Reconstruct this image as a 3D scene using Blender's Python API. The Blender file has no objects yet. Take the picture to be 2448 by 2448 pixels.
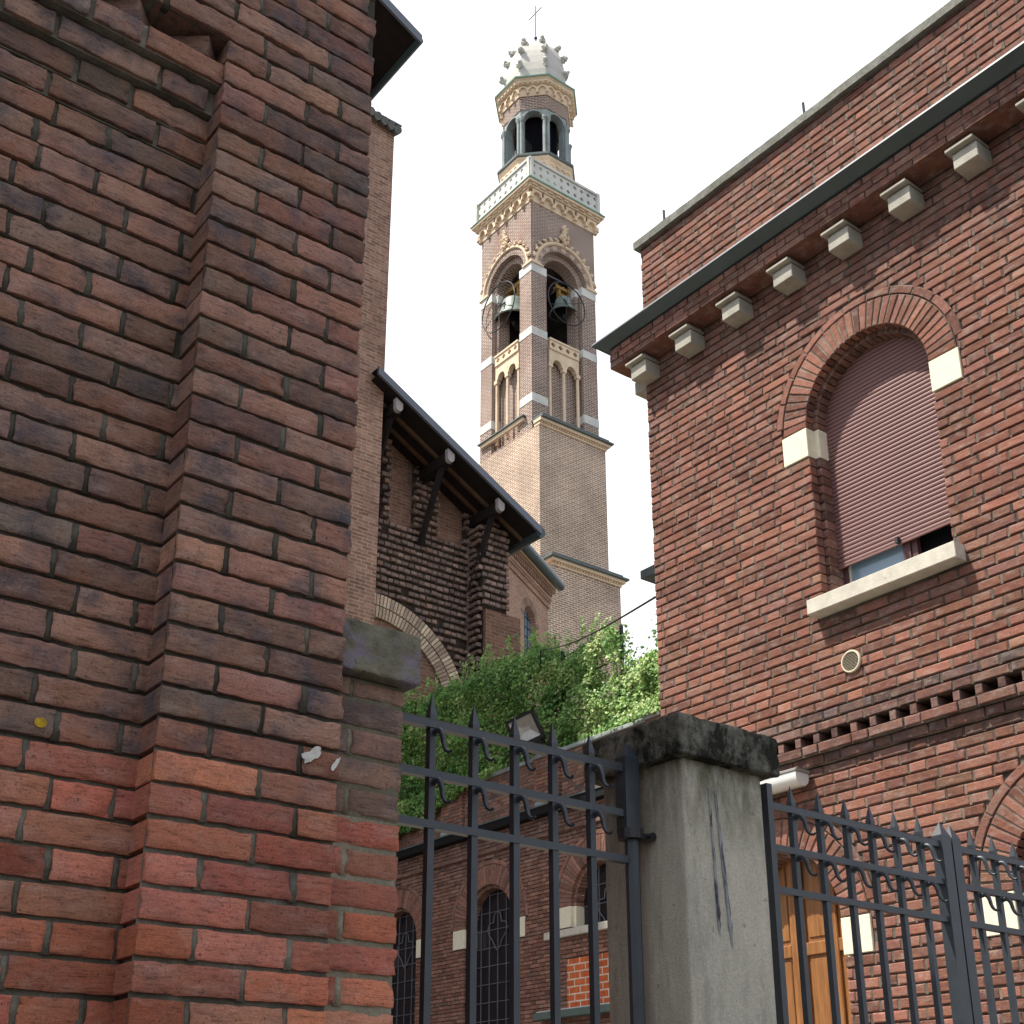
import bpy, math, random
from mathutils import Vector, noise
import numpy as np

R = math.radians
rnd = random.Random(7)
C = bpy.context.scene.collection
SC = bpy.context.scene

# ------------------------------------------------------------------ camera
YAW, PITCH = R(52.24), R(20.96)
cam = bpy.data.cameras.new('camera')
cam.sensor_width = 36.0
cam.lens = 3095.0 / 2448.0 * 36.0
cam.shift_y = (1581.0 - 1224.0) / 2448.0
cam.clip_start, cam.clip_end = 0.05, 3000
camo = bpy.data.objects.new('camera', cam)
C.objects.link(camo)
camo.location = (0, 0, 1.6)
camo.rotation_euler = (R(90) + PITCH, 0, YAW - R(90))
SC.camera = camo

# ------------------------------------------------------------------ light
SUN = Vector((-0.17, 0.085, 0.355)).normalized()          # direction towards the sun
W = bpy.data.worlds.new('World')
SC.world = W
W.use_nodes = True
nt = W.node_tree
nt.nodes.clear()
wo = nt.nodes.new('ShaderNodeOutputWorld')
bg = nt.nodes.new('ShaderNodeBackground')
sky = nt.nodes.new('ShaderNodeTexSky')
sky.sky_type = 'NISHITA'
sky.sun_disc = False
sky.sun_elevation = math.asin(SUN.z)
sky.sun_rotation = math.atan2(SUN.x, SUN.y)
sky.dust_density = 2.0
tc = nt.nodes.new('ShaderNodeTexCoord')
cl = nt.nodes.new('ShaderNodeTexNoise')
cl.inputs['Scale'].default_value = 2.2
cl.inputs['Detail'].default_value = 6
rp = nt.nodes.new('ShaderNodeValToRGB')
rp.color_ramp.elements[0].position = 0.30
rp.color_ramp.elements[0].color = (0.12, 0.12, 0.12, 1)
rp.color_ramp.elements[1].position = 0.52
rp.color_ramp.elements[1].color = (0.62, 0.62, 0.62, 1)
mx = nt.nodes.new('ShaderNodeMix')
mx.data_type = 'RGBA'
mx.inputs[7].default_value = (8.2, 8.3, 8.6, 1)        # bright overcast veil
nt.links.new(tc.outputs['Generated'], cl.inputs['Vector'])
nt.links.new(cl.outputs['Fac'], rp.inputs['Fac'])
# thicker veil of cloud on the side the camera faces, thinner behind it
vd = nt.nodes.new('ShaderNodeVectorMath'); vd.operation = 'DOT_PRODUCT'
vd.inputs[1].default_value = (0.52, 0.67, 0.53)
nt.links.new(tc.outputs['Generated'], vd.inputs[0])
vr = nt.nodes.new('ShaderNodeMapRange')
vr.inputs[1].default_value = 0.35; vr.inputs[2].default_value = 0.8
nt.links.new(vd.outputs['Value'], vr.inputs[0])
vm = nt.nodes.new('ShaderNodeMath'); vm.operation = 'MAXIMUM'
nt.links.new(rp.outputs['Color'], vm.inputs[0]); nt.links.new(vr.outputs[0], vm.inputs[1])
nt.links.new(vm.outputs[0], mx.inputs[0])
nt.links.new(sky.outputs['Color'], mx.inputs[6])
nt.links.new(mx.outputs[2], bg.inputs['Color'])
bg.inputs['Strength'].default_value = 0.10
nt.links.new(bg.outputs['Background'], wo.inputs['Surface'])

sl = bpy.data.lights.new('sun', 'SUN')
sl.energy = 4.6
sl.angle = R(0.7)
sl.color = (1.0, 0.93, 0.82)
slo = bpy.data.objects.new('sun', sl)
C.objects.link(slo)
slo.location = (-20, 10, 60)
slo.rotation_euler = (-SUN).to_track_quat('-Z', 'Y').to_euler()

SC.view_settings.view_transform = 'Standard'
SC.view_settings.look = 'None'
SC.view_settings.gamma = 1.0
SC.view_settings.exposure = 0.8
SC.render.engine = 'CYCLES'
SC.cycles.max_bounces = 6
SC.cycles.use_denoising = True

# ------------------------------------------------------------------ materials
def srgb(h):
    h = h.lstrip('#')
    v = [int(h[i:i + 2], 16) / 255 for i in (0, 2, 4)]
    return tuple(x / 12.92 if x <= 0.04045 else ((x + 0.055) / 1.055) ** 2.4 for x in v)

class NT:
    def __init__(s, name, rough=0.85, spec=0.3):
        s.m = bpy.data.materials.new(name)
        s.m.use_nodes = True
        s.t = s.m.node_tree
        s.b = s.t.nodes['Principled BSDF']
        s.b.inputs['Roughness'].default_value = rough
        s.b.inputs['Specular IOR Level'].default_value = spec
        s.co = s.n('ShaderNodeTexCoord')
    def n(s, t): return s.t.nodes.new(t)
    def l(s, a, b): s.t.links.new(a, b)
    def noise(s, scale, detail=5, rough=0.55, vec=None, stretch=None):
        x = s.n('ShaderNodeTexNoise')
        x.inputs['Scale'].default_value = scale
        x.inputs['Detail'].default_value = detail
        x.inputs['Roughness'].default_value = rough
        v = vec or s.co.outputs['Object']
        if stretch:
            mp = s.n('ShaderNodeMapping')
            mp.inputs['Scale'].default_value = stretch
            s.l(v, mp.inputs['Vector'])
            v = mp.outputs['Vector']
        s.l(v, x.inputs['Vector'])
        return x.outputs['Fac']
    def ramp(s, fac, stops):
        r = s.n('ShaderNodeValToRGB')
        e = r.color_ramp.elements
        while len(e) < len(stops): e.new(0.5)
        for i, (p, c) in enumerate(stops):
            e[i].position = p
            e[i].color = (c, c, c, 1) if isinstance(c, (int, float)) else tuple(c) + (1,)
        s.l(fac, r.inputs['Fac'])
        return r.outputs['Color']
    def mix(s, fac, a, b, mode='MIX'):
        m = s.n('ShaderNodeMix')
        m.data_type = 'RGBA'
        m.blend_type = mode
        for i, v in ((0, fac), (6, a), (7, b)):
            if hasattr(v, 'is_output') or hasattr(v, 'links'): s.l(v, m.inputs[i])
            elif isinstance(v, (int, float)): m.inputs[i].default_value = v if i == 0 else (v, v, v, 1)
            else: m.inputs[i].default_value = tuple(v) + (1,)
        return m.outputs[2]
    def mul(s, a, b):
        m = s.n('ShaderNodeMath'); m.operation = 'MULTIPLY'
        for i, v in ((0, a), (1, b)):
            if isinstance(v, (int, float)): m.inputs[i].default_value = v
            else: s.l(v, m.inputs[i])
        return m.outputs[0]
    def add(s, a, b):
        m = s.n('ShaderNodeMath'); m.operation = 'ADD'
        for i, v in ((0, a), (1, b)):
            if isinstance(v, (int, float)): m.inputs[i].default_value = v
            else: s.l(v, m.inputs[i])
        return m.outputs[0]
    def bump(s, h, strength=0.4, dist=0.004):
        b = s.n('ShaderNodeBump')
        b.inputs['Strength'].default_value = strength
        b.inputs['Distance'].default_value = dist
        s.l(h, b.inputs['Height'])
        s.l(b.outputs['Normal'], s.b.inputs['Normal'])
    def col(s, c):
        if isinstance(c, tuple): s.b.inputs['Base Color'].default_value = c + (1,)
        else: s.l(c, s.b.inputs['Base Color'])
        return s.m

def brick_mat(name, clean, sooty, stain=(0.045, 0.043, 0.05), stain_lo=0.56, stain_hi=0.74, fine=70, bumpd=0.004, stain_scale=7.0, bloom=srgb('#a49c94'), crease=0.74):
    """bricks built as geometry: per-brick colour from the attribute bc (r hue, g value, b soot)"""
    k = NT(name, 0.92, 0.2)
    at = k.n('ShaderNodeAttribute'); at.attribute_name = 'bc'
    sp = k.n('ShaderNodeSeparateColor')
    k.l(at.outputs['Color'], sp.inputs['Color'])
    a = k.ramp(sp.outputs[0], [(i / (len(clean) - 1), c) for i, c in enumerate(clean)])
    b = k.ramp(sp.outputs[0], [(i / (len(sooty) - 1), c) for i, c in enumerate(sooty)])
    c = k.mix(sp.outputs[2], a, b)
    c = k.mix(1.0, c, k.ramp(sp.outputs[1], [(0, 0.62), (1, 1.3)]), 'MULTIPLY')
    # kiln mottling inside the brick
    c = k.mix(k.ramp(k.noise(17, 5, 0.6), [(0.45, 0.0), (0.66, 0.6)]), c, k.mix(0.5, c, srgb('#96664a')))
    c = k.mix(k.mul(k.ramp(k.noise(stain_scale, 6, 0.65), [(stain_lo, 0.0), (stain_hi, 0.85)]), k.add(k.mul(sp.outputs[2], 0.72), 0.28)), c, stain)
    # lime bloom
    c = k.mix(k.ramp(k.noise(11, 7, 0.7, stretch=(1, 1, 2.0)), [(0.50, 0.0), (0.76, 0.48)]), c, bloom)
    # drag marks of the wire-cut clay, running along the brick
    cr = k.noise(fine * 0.55, 8, 0.75, stretch=(0.6, 0.6, 3.2))
    c = k.mix(1.0, c, k.ramp(cr, [(0.32, crease), (0.46, 1.0), (0.72, 1.22)]), 'MULTIPLY')
    f = k.noise(fine * 2.6, 7, 0.75)
    c = k.mix(1.0, c, k.ramp(f, [(0.28, 0.68), (0.72, 1.26)]), 'MULTIPLY')
    pit = k.ramp(k.noise(fine * 1.7, 4, 0.65), [(0.62, 0.0), (0.70, 0.7)])
    c = k.mix(pit, c, (0.05, 0.04, 0.035))
    g = k.n('ShaderNodeMath'); g.operation = 'SUBTRACT'
    k.l(k.add(k.mul(cr, 1.2), k.mul(f, 0.5)), g.inputs[0]); k.l(k.mul(pit, 0.5), g.inputs[1])
    k.bump(g.outputs[0], 0.9, bumpd)
    return k.col(c)

def mortar_mat(name, base, dark, sc=40):
    k = NT(name, 0.95, 0.1)
    c = k.ramp(k.noise(5, 6, 0.65), [(0.35, dark), (0.68, base)])
    at = k.n('ShaderNodeAttribute'); at.attribute_name = 'bc'
    sp = k.n('ShaderNodeSeparateColor')
    k.l(at.outputs['Color'], sp.inputs['Color'])
    c = k.mix(k.mul(sp.outputs[2], 0.85), c, tuple(x * 0.55 for x in dark))
    c = k.mix(1.0, c, k.ramp(k.noise(sc * 3, 6, 0.7), [(0.3, 0.7), (0.7, 1.2)]), 'MULTIPLY')
    k.bump(k.noise(sc * 4, 5, 0.7), 0.8, 0.003)
    return k.col(c)

def brick_tex(name, c1, c2, mortar, bw=0.25, rh=0.07, ms=0.011, stain=None, st=(0.5, 0.7), amount=0.5, bias=0.0, bumpd=0.01):
    """bricks too far away to model one by one"""
    k = NT(name, 0.92, 0.15)
    t = k.n('ShaderNodeTexBrick')
    k.l(k.co.outputs['UV'], t.inputs['Vector'])
    t.inputs['Scale'].default_value = 1.0
    t.inputs['Color1'].default_value = tuple(c1) + (1,)
    t.inputs['Color2'].default_value = tuple(c2) + (1,)
    t.inputs['Mortar'].default_value = tuple(mortar) + (1,)
    t.inputs['Mortar Size'].default_value = ms
    t.inputs['Mortar Smooth'].default_value = 0.3
    t.inputs['Bias'].default_value = bias
    t.inputs['Brick Width'].default_value = bw
    t.inputs['Row Height'].default_value = rh
    c = t.outputs['Color']
    c = k.mix(1.0, c, k.ramp(k.noise(0.55, 6, 0.65), [(0.3, 0.78), (0.7, 1.18)]), 'MULTIPLY')
    c = k.mix(1.0, c, k.ramp(k.noise(9, 5, 0.7), [(0.3, 0.75), (0.7, 1.22)]), 'MULTIPLY')
    if stain:
        c = k.mix(k.ramp(k.noise(0.8, 6, 0.7, stretch=(1, 1, 0.5)), [(st[0], 0.0), (st[1], amount)]), c, stain)
    k.bump(t.outputs['Fac'], -0.6, bumpd)
    return k.col(c)

def plain(name, c, rough=0.8, spec=0.3, var=0.25, sc=8, metal=0.0, bump=0.0, fine=60, dirt=None, dlo=0.5, dhi=0.72, damt=0.6, dstretch=None):
    k = NT(name, rough, spec)
    k.b.inputs['Metallic'].default_value = metal
    o = k.mix(1.0, c, k.ramp(k.noise(sc, 6, 0.65), [(0.3, 1 - var), (0.7, 1 + var)]), 'MULTIPLY')
    if dirt:
        o = k.mix(k.ramp(k.noise(sc * 0.6, 7, 0.7, stretch=dstretch), [(dlo, 0.0), (dhi, damt)]), o, dirt)
    if bump:
        k.bump(k.noise(fine, 6, 0.7), 0.7, bump)
    return k.col(o)

CLEAN = [srgb(x) for x in ('#8b4a3f', '#a66046', '#9d594c', '#b06c50', '#a66553', '#93544b', '#a06d55')]
SOOTY = [srgb(x) for x in ('#6d5850', '#785f52', '#67584f', '#7c6354', '#725c53', '#715249', '#6b6058')]
FCLEAN = [srgb(x) for x in ('#785046', '#84594c', '#7c5248', '#895f50', '#81594d', '#74504a', '#836252')]
FSOOTY = [srgb(x) for x in ('#50474a', '#5b4e4c', '#484346', '#64544f', '#5a4b4a')]
def lift(P, f, g=1.0):
    return [tuple(min(0.9, x * f * (g if i else 1.0)) for i, x in enumerate(c)) for c in P]
WCLEAN, WSOOTY = [srgb(x) for x in ('#7e564b', '#8a6152', '#775248', '#8f6a59', '#825b4e')], [srgb(x) for x in ('#5d5350', '#665b57', '#554f50', '#6d605a')]
CLEAN, SOOTY = lift(CLEAN, 1.36, 1.06), lift(SOOTY, 1.5, 1.0)
WCLEAN, WSOOTY = lift(WCLEAN, 1.1), lift(WSOOTY, 1.1)
M = {}
M['near_brick'] = brick_mat('near_brick', CLEAN, SOOTY, stain=srgb('#4b4c55'), bloom=srgb('#b39a8f'), crease=0.42, fine=85, bumpd=0.006, stain_lo=0.47, stain_hi=0.66, stain_scale=9)
M['near_mortar'] = mortar_mat('near_mortar', srgb('#8d877b'), srgb('#4f4b42'))
M['pier_mortar'] = mortar_mat('pier_mortar', srgb('#a89f8c'), srgb('#7c7564'))
M['brick'] = brick_mat('facade_brick', FCLEAN, FSOOTY, fine=45, bumpd=0.004, stain_lo=0.66, stain_hi=0.85, stain_scale=4)
M['mortar'] = mortar_mat('facade_mortar', srgb('#8f867a'), srgb('#4d4540'))
M['brick_side'] = brick_tex('plain_brickwork', srgb('#87463a'), srgb('#6f3f34'), srgb('#6e655c'))
M['wing_brick'] = brick_mat('wing_brick', WCLEAN, WSOOTY, fine=25, bumpd=0.003, stain_lo=0.58, stain_hi=0.75, stain_scale=2.5)
M['parapet_mortar'] = mortar_mat('parapet_mortar', srgb('#a2988a'), srgb('#6f655b'), 15)
M['arch_mortar'] = mortar_mat('arch_mortar', srgb('#85786a'), srgb('#5d5248'), 8)
M['wing_mortar'] = mortar_mat('wing_mortar', srgb('#7d7268'), srgb('#453c38'), 15)
M['orange_brick'] = brick_tex('orange_brickwork', srgb('#b9603a'), srgb('#c96c42'), srgb('#cfc4b4'), 0.27, 0.115, 0.012)
M['church_brick'] = brick_tex('church_brick', srgb('#8a6655'), srgb('#6f5044'), srgb('#857668'), 0.28, 0.09, 0.012, stain=srgb('#463d3b'), amount=0.6)
M['church_pier'] = brick_tex('church_pier_brick', srgb('#a07a6a'), srgb('#7c594c'), srgb('#9a8a7a'), 0.28, 0.09, 0.016, stain=srgb('#6d5348'), amount=0.75)
M['rough_brick'] = brick_mat('church_rough_brick', [srgb(x) for x in ('#8b766b', '#967a6b', '#7d6c65', '#9c8272')], [srgb(x) for x in ('#665d5a', '#71645f', '#5c5556')], fine=16, bumpd=0.01, stain_lo=0.55, stain_hi=0.75, stain_scale=1.5)
M['rough_mortar'] = mortar_mat('church_dark_joint', srgb('#4a403a'), srgb('#2b2523'), 8)
M['arch_brick'] = brick_mat('pale_arch_brick', [srgb(x) for x in ('#cdbba4', '#c2ac95', '#d6c6ae', '#b59f8b')], [srgb('#7d6a5b'), srgb('#8b7564')], fine=14, bumpd=0.01, stain_lo=0.68, stain_hi=0.85, stain_scale=1.2)
M['apse_brick'] = brick_tex('apse_brick', srgb('#a88371'), srgb('#94705f'), srgb('#b09d8d'), 0.28, 0.085, 0.012, stain=srgb('#5e463c'), amount=0.5)
M['tower_brick'] = brick_tex('tower_brick', srgb('#a58873'), srgb('#8b6f5d'), srgb('#d8c9b7'), 0.36, 0.115, 0.026, stain=srgb('#8f7a70'), amount=0.35, bumpd=0.02)
M['tower_upper'] = brick_tex('tower_upper_brick', srgb('#806a60'), srgb('#64524b'), srgb('#cbbcb0'), 0.36, 0.115, 0.022, stain=srgb('#8a5a4a'), amount=0.35, bumpd=0.02)
M['cream'] = plain('cream_stone', srgb('#e0cbb0'), 0.85, 0.2, 0.12, 1.5, dirt=srgb('#8d7458'), dlo=0.52, dhi=0.8, damt=0.5)
M['tan_stone'] = plain('tan_stone', srgb('#bda796'), 0.85, 0.2, 0.1, 1.2)
M['white_stone'] = plain('white_stone', srgb('#d2d2cc'), 0.85, 0.2, 0.1, 1.2, dirt=srgb('#8b8d8c'), damt=0.4)
M['grey_stone'] = plain('grey_stone', srgb('#97a09f'), 0.85, 0.2, 0.15, 2, dirt=srgb('#4f5556'), damt=0.5)
M['dome'] = plain('dome_stone', srgb('#bdbbb5'), 0.8, 0.2, 0.08, 1.5, dirt=srgb('#8d8a80'), dlo=0.55, dhi=0.85, damt=0.5)
M['copper'] = plain('green_copper', srgb('#8fb3a4'), 0.7, 0.3, 0.15, 3)
M['lead_slab'] = plain('dark_lead', srgb('#5b6464'), 0.6, 0.4, 0.15, 3)
M['bronze'] = plain('weathered_bronze', srgb('#7f8d86'), 0.45, 0.5, 0.2, 2.0, dirt=srgb('#4a5a55'), damt=0.6)
M['yoke'] = plain('yellow_timber', srgb('#967840'), 0.7, 0.3, 0.2, 5)
M['black_iron'] = plain('black_iron', (0.02, 0.02, 0.024), 0.5, 0.4, 0.3, 5)
M['gate_iron'] = plain('painted_iron', srgb('#2d343b'), 0.42, 0.5, 0.22, 14, bump=0.0008, fine=220, dirt=srgb('#585a55'), dlo=0.62, dhi=0.8, damt=0.6)
M['rail_rust'] = plain('rusty_rail_top', srgb('#4b4842'), 0.75, 0.3, 0.35, 20, bump=0.002, fine=150, dirt=srgb('#6b5138'), damt=0.5)
M['concrete'] = None
M['stone_cap'] = None
M['travertine'] = plain('sill_stone', srgb('#c3bfb2'), 0.85, 0.2, 0.14, 12, bump=0.004, fine=90, dirt=srgb('#75726a'), dlo=0.60, dhi=0.72, damt=0.5)
M['impost'] = plain('impost_stone', srgb('#e2dcc4'), 0.85, 0.2, 0.07, 14, bump=0.001, fine=150)
M['bracket'] = plain('bracket_stone', srgb('#a19e93'), 0.85, 0.2, 0.16, 9, bump=0.003, fine=80, dirt=srgb('#6d6a63'), damt=0.45)
M['coping'] = plain('coping_concrete', srgb('#7d7e78'), 0.92, 0.15, 0.3, 14, bump=0.012, fine=60, dirt=srgb('#5c5a36'), dlo=0.5, dhi=0.7, damt=0.6)
M['gutter'] = plain('dark_sheet_metal', srgb('#36474b'), 0.42, 0.5, 0.2, 3, bump=0.001)
M['gutter_black'] = plain('black_gutter', srgb('#14171a'), 0.6, 0.3, 0.2, 5)
M['shutter'] = plain('shutter_plastic', srgb('#7a5a58'), 0.5, 0.35, 0.07, 5, dirt=srgb('#7b5f5c'), damt=0.4)
M['frame'] = plain('maroon_frame', srgb('#4d3034'), 0.5, 0.4, 0.1, 8)
M['white_frame'] = plain('pale_frame', srgb('#a9a69f'), 0.5, 0.4, 0.1, 8)
M['dark_room'] = plain('dark_room', (0.006, 0.006, 0.009), 0.9, 0.05)
M['vent'] = plain('beige_plastic', srgb('#cfc5ae'), 0.5, 0.4, 0.08, 10)
M['lamp_white'] = plain('lamp_diffuser', srgb('#d9dad6'), 0.25, 0.5, 0.05, 5)
M['lamp_grey'] = plain('lamp_housing', srgb('#8e8a84'), 0.4, 0.5, 0.1, 8)
M['flood_black'] = plain('floodlight_black', srgb('#14161a'), 0.45, 0.4, 0.2, 10)
M['lead'] = plain('window_lead', srgb('#62656d'), 0.6, 0.4, 0.2, 4)
M['dark_wood'] = plain('dark_timber', srgb('#241d1c'), 0.8, 0.2, 0.3, 3)
M['light_rafter'] = plain('brown_rafter', srgb('#54402f'), 0.8, 0.2, 0.25, 3)
M['barge'] = plain('zinc_flashing', srgb('#5f6570'), 0.5, 0.5, 0.12, 1.2)
M['purlin_end'] = plain('white_beam_end', srgb('#9f9997'), 0.8, 0.2, 0.08, 2)
M['tile'] = plain('roof_tile', srgb('#6b6d6c'), 0.9, 0.15, 0.35, 3)
M['green_ledge'] = plain('green_ledge_metal', srgb('#5c6d68'), 0.5, 0.4, 0.1, 3)
M['plaster_white'] = plain('white_plaster', srgb('#dcdad4'), 0.9, 0.15, 0.05, 1)
M['paint'] = plain('scraped_paint', srgb('#7f8287'), 0.7, 0.3, 0.2, 30, dirt=srgb('#22252f'), dlo=0.5, dhi=0.56, damt=0.95, dstretch=(3, 3, 0.45))
M['yellow_lichen'] = plain('yellow_lichen', srgb('#a78a2c'), 0.9, 0.1, 0.4, 90)
M['white_paint'] = plain('white_splash', srgb('#b9b6b0'), 0.8, 0.2, 0.25, 60)
M['asphalt'] = plain('asphalt', (0.05, 0.05, 0.052), 0.92, 0.2, 0.3, 6, bump=0.004, fine=120)
M['paving'] = plain('stone_paving', srgb('#8b857b'), 0.9, 0.2, 0.25, 3, bump=0.003)
M['earth'] = plain('ground', (0.09, 0.085, 0.075), 0.95, 0.1, 0.3, 0.4)
M['wood_stem'] = plain('stem_bark', srgb('#4a3a2c'), 0.9, 0.1, 0.3, 10)

def concrete():
    k = NT('pillar_concrete', 0.93, 0.15)
    c = k.ramp(k.noise(5, 7, 0.7, stretch=(1, 1, 0.3)), [(0.3, srgb('#87837a')), (0.5, srgb('#a9a497')), (0.72, srgb('#bdb6a6'))])
    c = k.mix(k.ramp(k.noise(4.2, 6, 0.7, stretch=(2.5, 2.5, 0.35)), [(0.52, 0.0), (0.70, 0.5)]), c, srgb('#5d584b'))
    # green algae creeping down from the cap
    sx = k.n('ShaderNodeSeparateXYZ'); k.l(k.co.outputs['Object'], sx.inputs[0])
    top = k.ramp(k.mul(sx.outputs[2], 0.3), [(0.705, 0.0), (0.795, 1.0)])
    alg = k.mix(1.0, top, k.ramp(k.noise(9, 7, 0.7, stretch=(1.6, 1.6, 0.5)), [(0.40, 0.0), (0.62, 0.9)]), 'MULTIPLY')
    c = k.mix(alg, c, srgb('#47452a'))
    c = k.mix(k.ramp(k.noise(38, 4, 0.6), [(0.66, 0.0), (0.74, 0.55)]), c, srgb('#45443f'))
    c = k.mix(1.0, c, k.ramp(k.noise(170, 5, 0.7), [(0.3, 0.78), (0.7, 1.18)]), 'MULTIPLY')
    k.bump(k.add(k.noise(150, 6, 0.7), k.noise(20, 4)), 0.7, 0.004)
    return k.col(c)
M['concrete'] = concrete()

def mossy_cap():
    k = NT('mossy_cap_stone', 0.95, 0.1)
    c = k.ramp(k.noise(16, 8, 0.75), [(0.3, srgb('#4a4b46')), (0.52, srgb('#77756c')), (0.72, srgb('#9b988c'))])
    c = k.mix(k.ramp(k.noise(11, 8, 0.72, stretch=(1, 1, 0.6)), [(0.44, 0.0), (0.56, 0.93)]), c, srgb('#23241f'))
    c = k.mix(k.ramp(k.noise(17, 7, 0.7), [(0.55, 0.0), (0.68, 0.65)]), c, srgb('#5a5534'))
    k.bump(k.add(k.noise(45, 8, 0.75), k.noise(130, 5, 0.7)), 1.0, 0.012)
    return k.col(c)
M['mossy'] = mossy_cap()

def lichen_cap():
    k = NT('lichen_cap_stone', 0.93, 0.1)
    c = k.ramp(k.noise(14, 7, 0.7), [(0.3, srgb('#585448')), (0.55, srgb('#7a7666')), (0.75, srgb('#8f8b7c'))])
    c = k.mix(k.ramp(k.noise(12, 6, 0.6, stretch=(1, 1, 1.3)), [(0.50, 0.0), (0.62, 0.8)]), c, srgb('#7e7484'))
    c = k.mix(k.ramp(k.noise(26, 5, 0.7), [(0.64, 0.0), (0.70, 0.8)]), c, srgb('#37352d'))
    k.bump(k.add(k.noise(30, 7, 0.7), k.noise(90, 6, 0.7)), 1.0, 0.008)
    return k.col(c)
M['lichen'] = lichen_cap()

def door_wood():
    k = NT('orange_door_wood', 0.5, 0.35)
    g = k.noise(9, 6, 0.65, stretch=(4, 4, 0.35))
    c = k.ramp(g, [(0.3, srgb('#6b4423')), (0.55, srgb('#8d5f34')), (0.75, srgb('#a07245'))])
    k.bump(k.noise(30, 5, 0.6, stretch=(4, 4, 0.3)), 0.3, 0.002)
    return k.col(c)
M['door'] = door_wood()

def leaf_mat():
    k = NT('ivy_leaf', 0.45, 0.35)
    at = k.n('ShaderNodeAttribute'); at.attribute_name = 'bc'
    sp = k.n('ShaderNodeSeparateColor'); k.l(at.outputs['Color'], sp.inputs['Color'])
    c = k.ramp(sp.outputs[0], [(0, srgb('#38602f')), (0.4, srgb('#5a8843')), (0.75, srgb('#84a85a')), (1, srgb('#b9c788'))])
    c = k.mix(1.0, c, k.ramp(sp.outputs[1], [(0, 0.7), (1, 1.25)]), 'MULTIPLY')
    k.col(c)
    tr = k.n('ShaderNodeBsdfTranslucent'); k.l(c, tr.inputs['Color'])
    ms = k.n('ShaderNodeMixShader'); ms.inputs[0].default_value = 0.3
    out = [n for n in k.t.nodes if n.type == 'OUTPUT_MATERIAL'][0]
    k.l(k.b.outputs[0], ms.inputs[1]); k.l(tr.outputs[0], ms.inputs[2]); k.l(ms.outputs[0], out.inputs['Surface'])
    return k.m
M['leaf'] = leaf_mat()

def glass_mat(name, c, rough):
    k = NT(name, rough, 0.6)
    k.bump(k.noise(3, 2), 0.1, 0.01)
    return k.col(c)
M['dark_glass'] = glass_mat('dark_window_glass', (0.012, 0.012, 0.016), 0.15)
M['blue_glass'] = glass_mat('blue_window_glass', (0.16, 0.24, 0.33), 0.05)
M['flood_glass'] = plain('floodlight_reflector', srgb('#a9a8a2'), 0.35, 0.6, 0.2, 6, metal=0.3)

# ------------------------------------------------------------------ mesh builder
ORIGIN = {}

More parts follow.
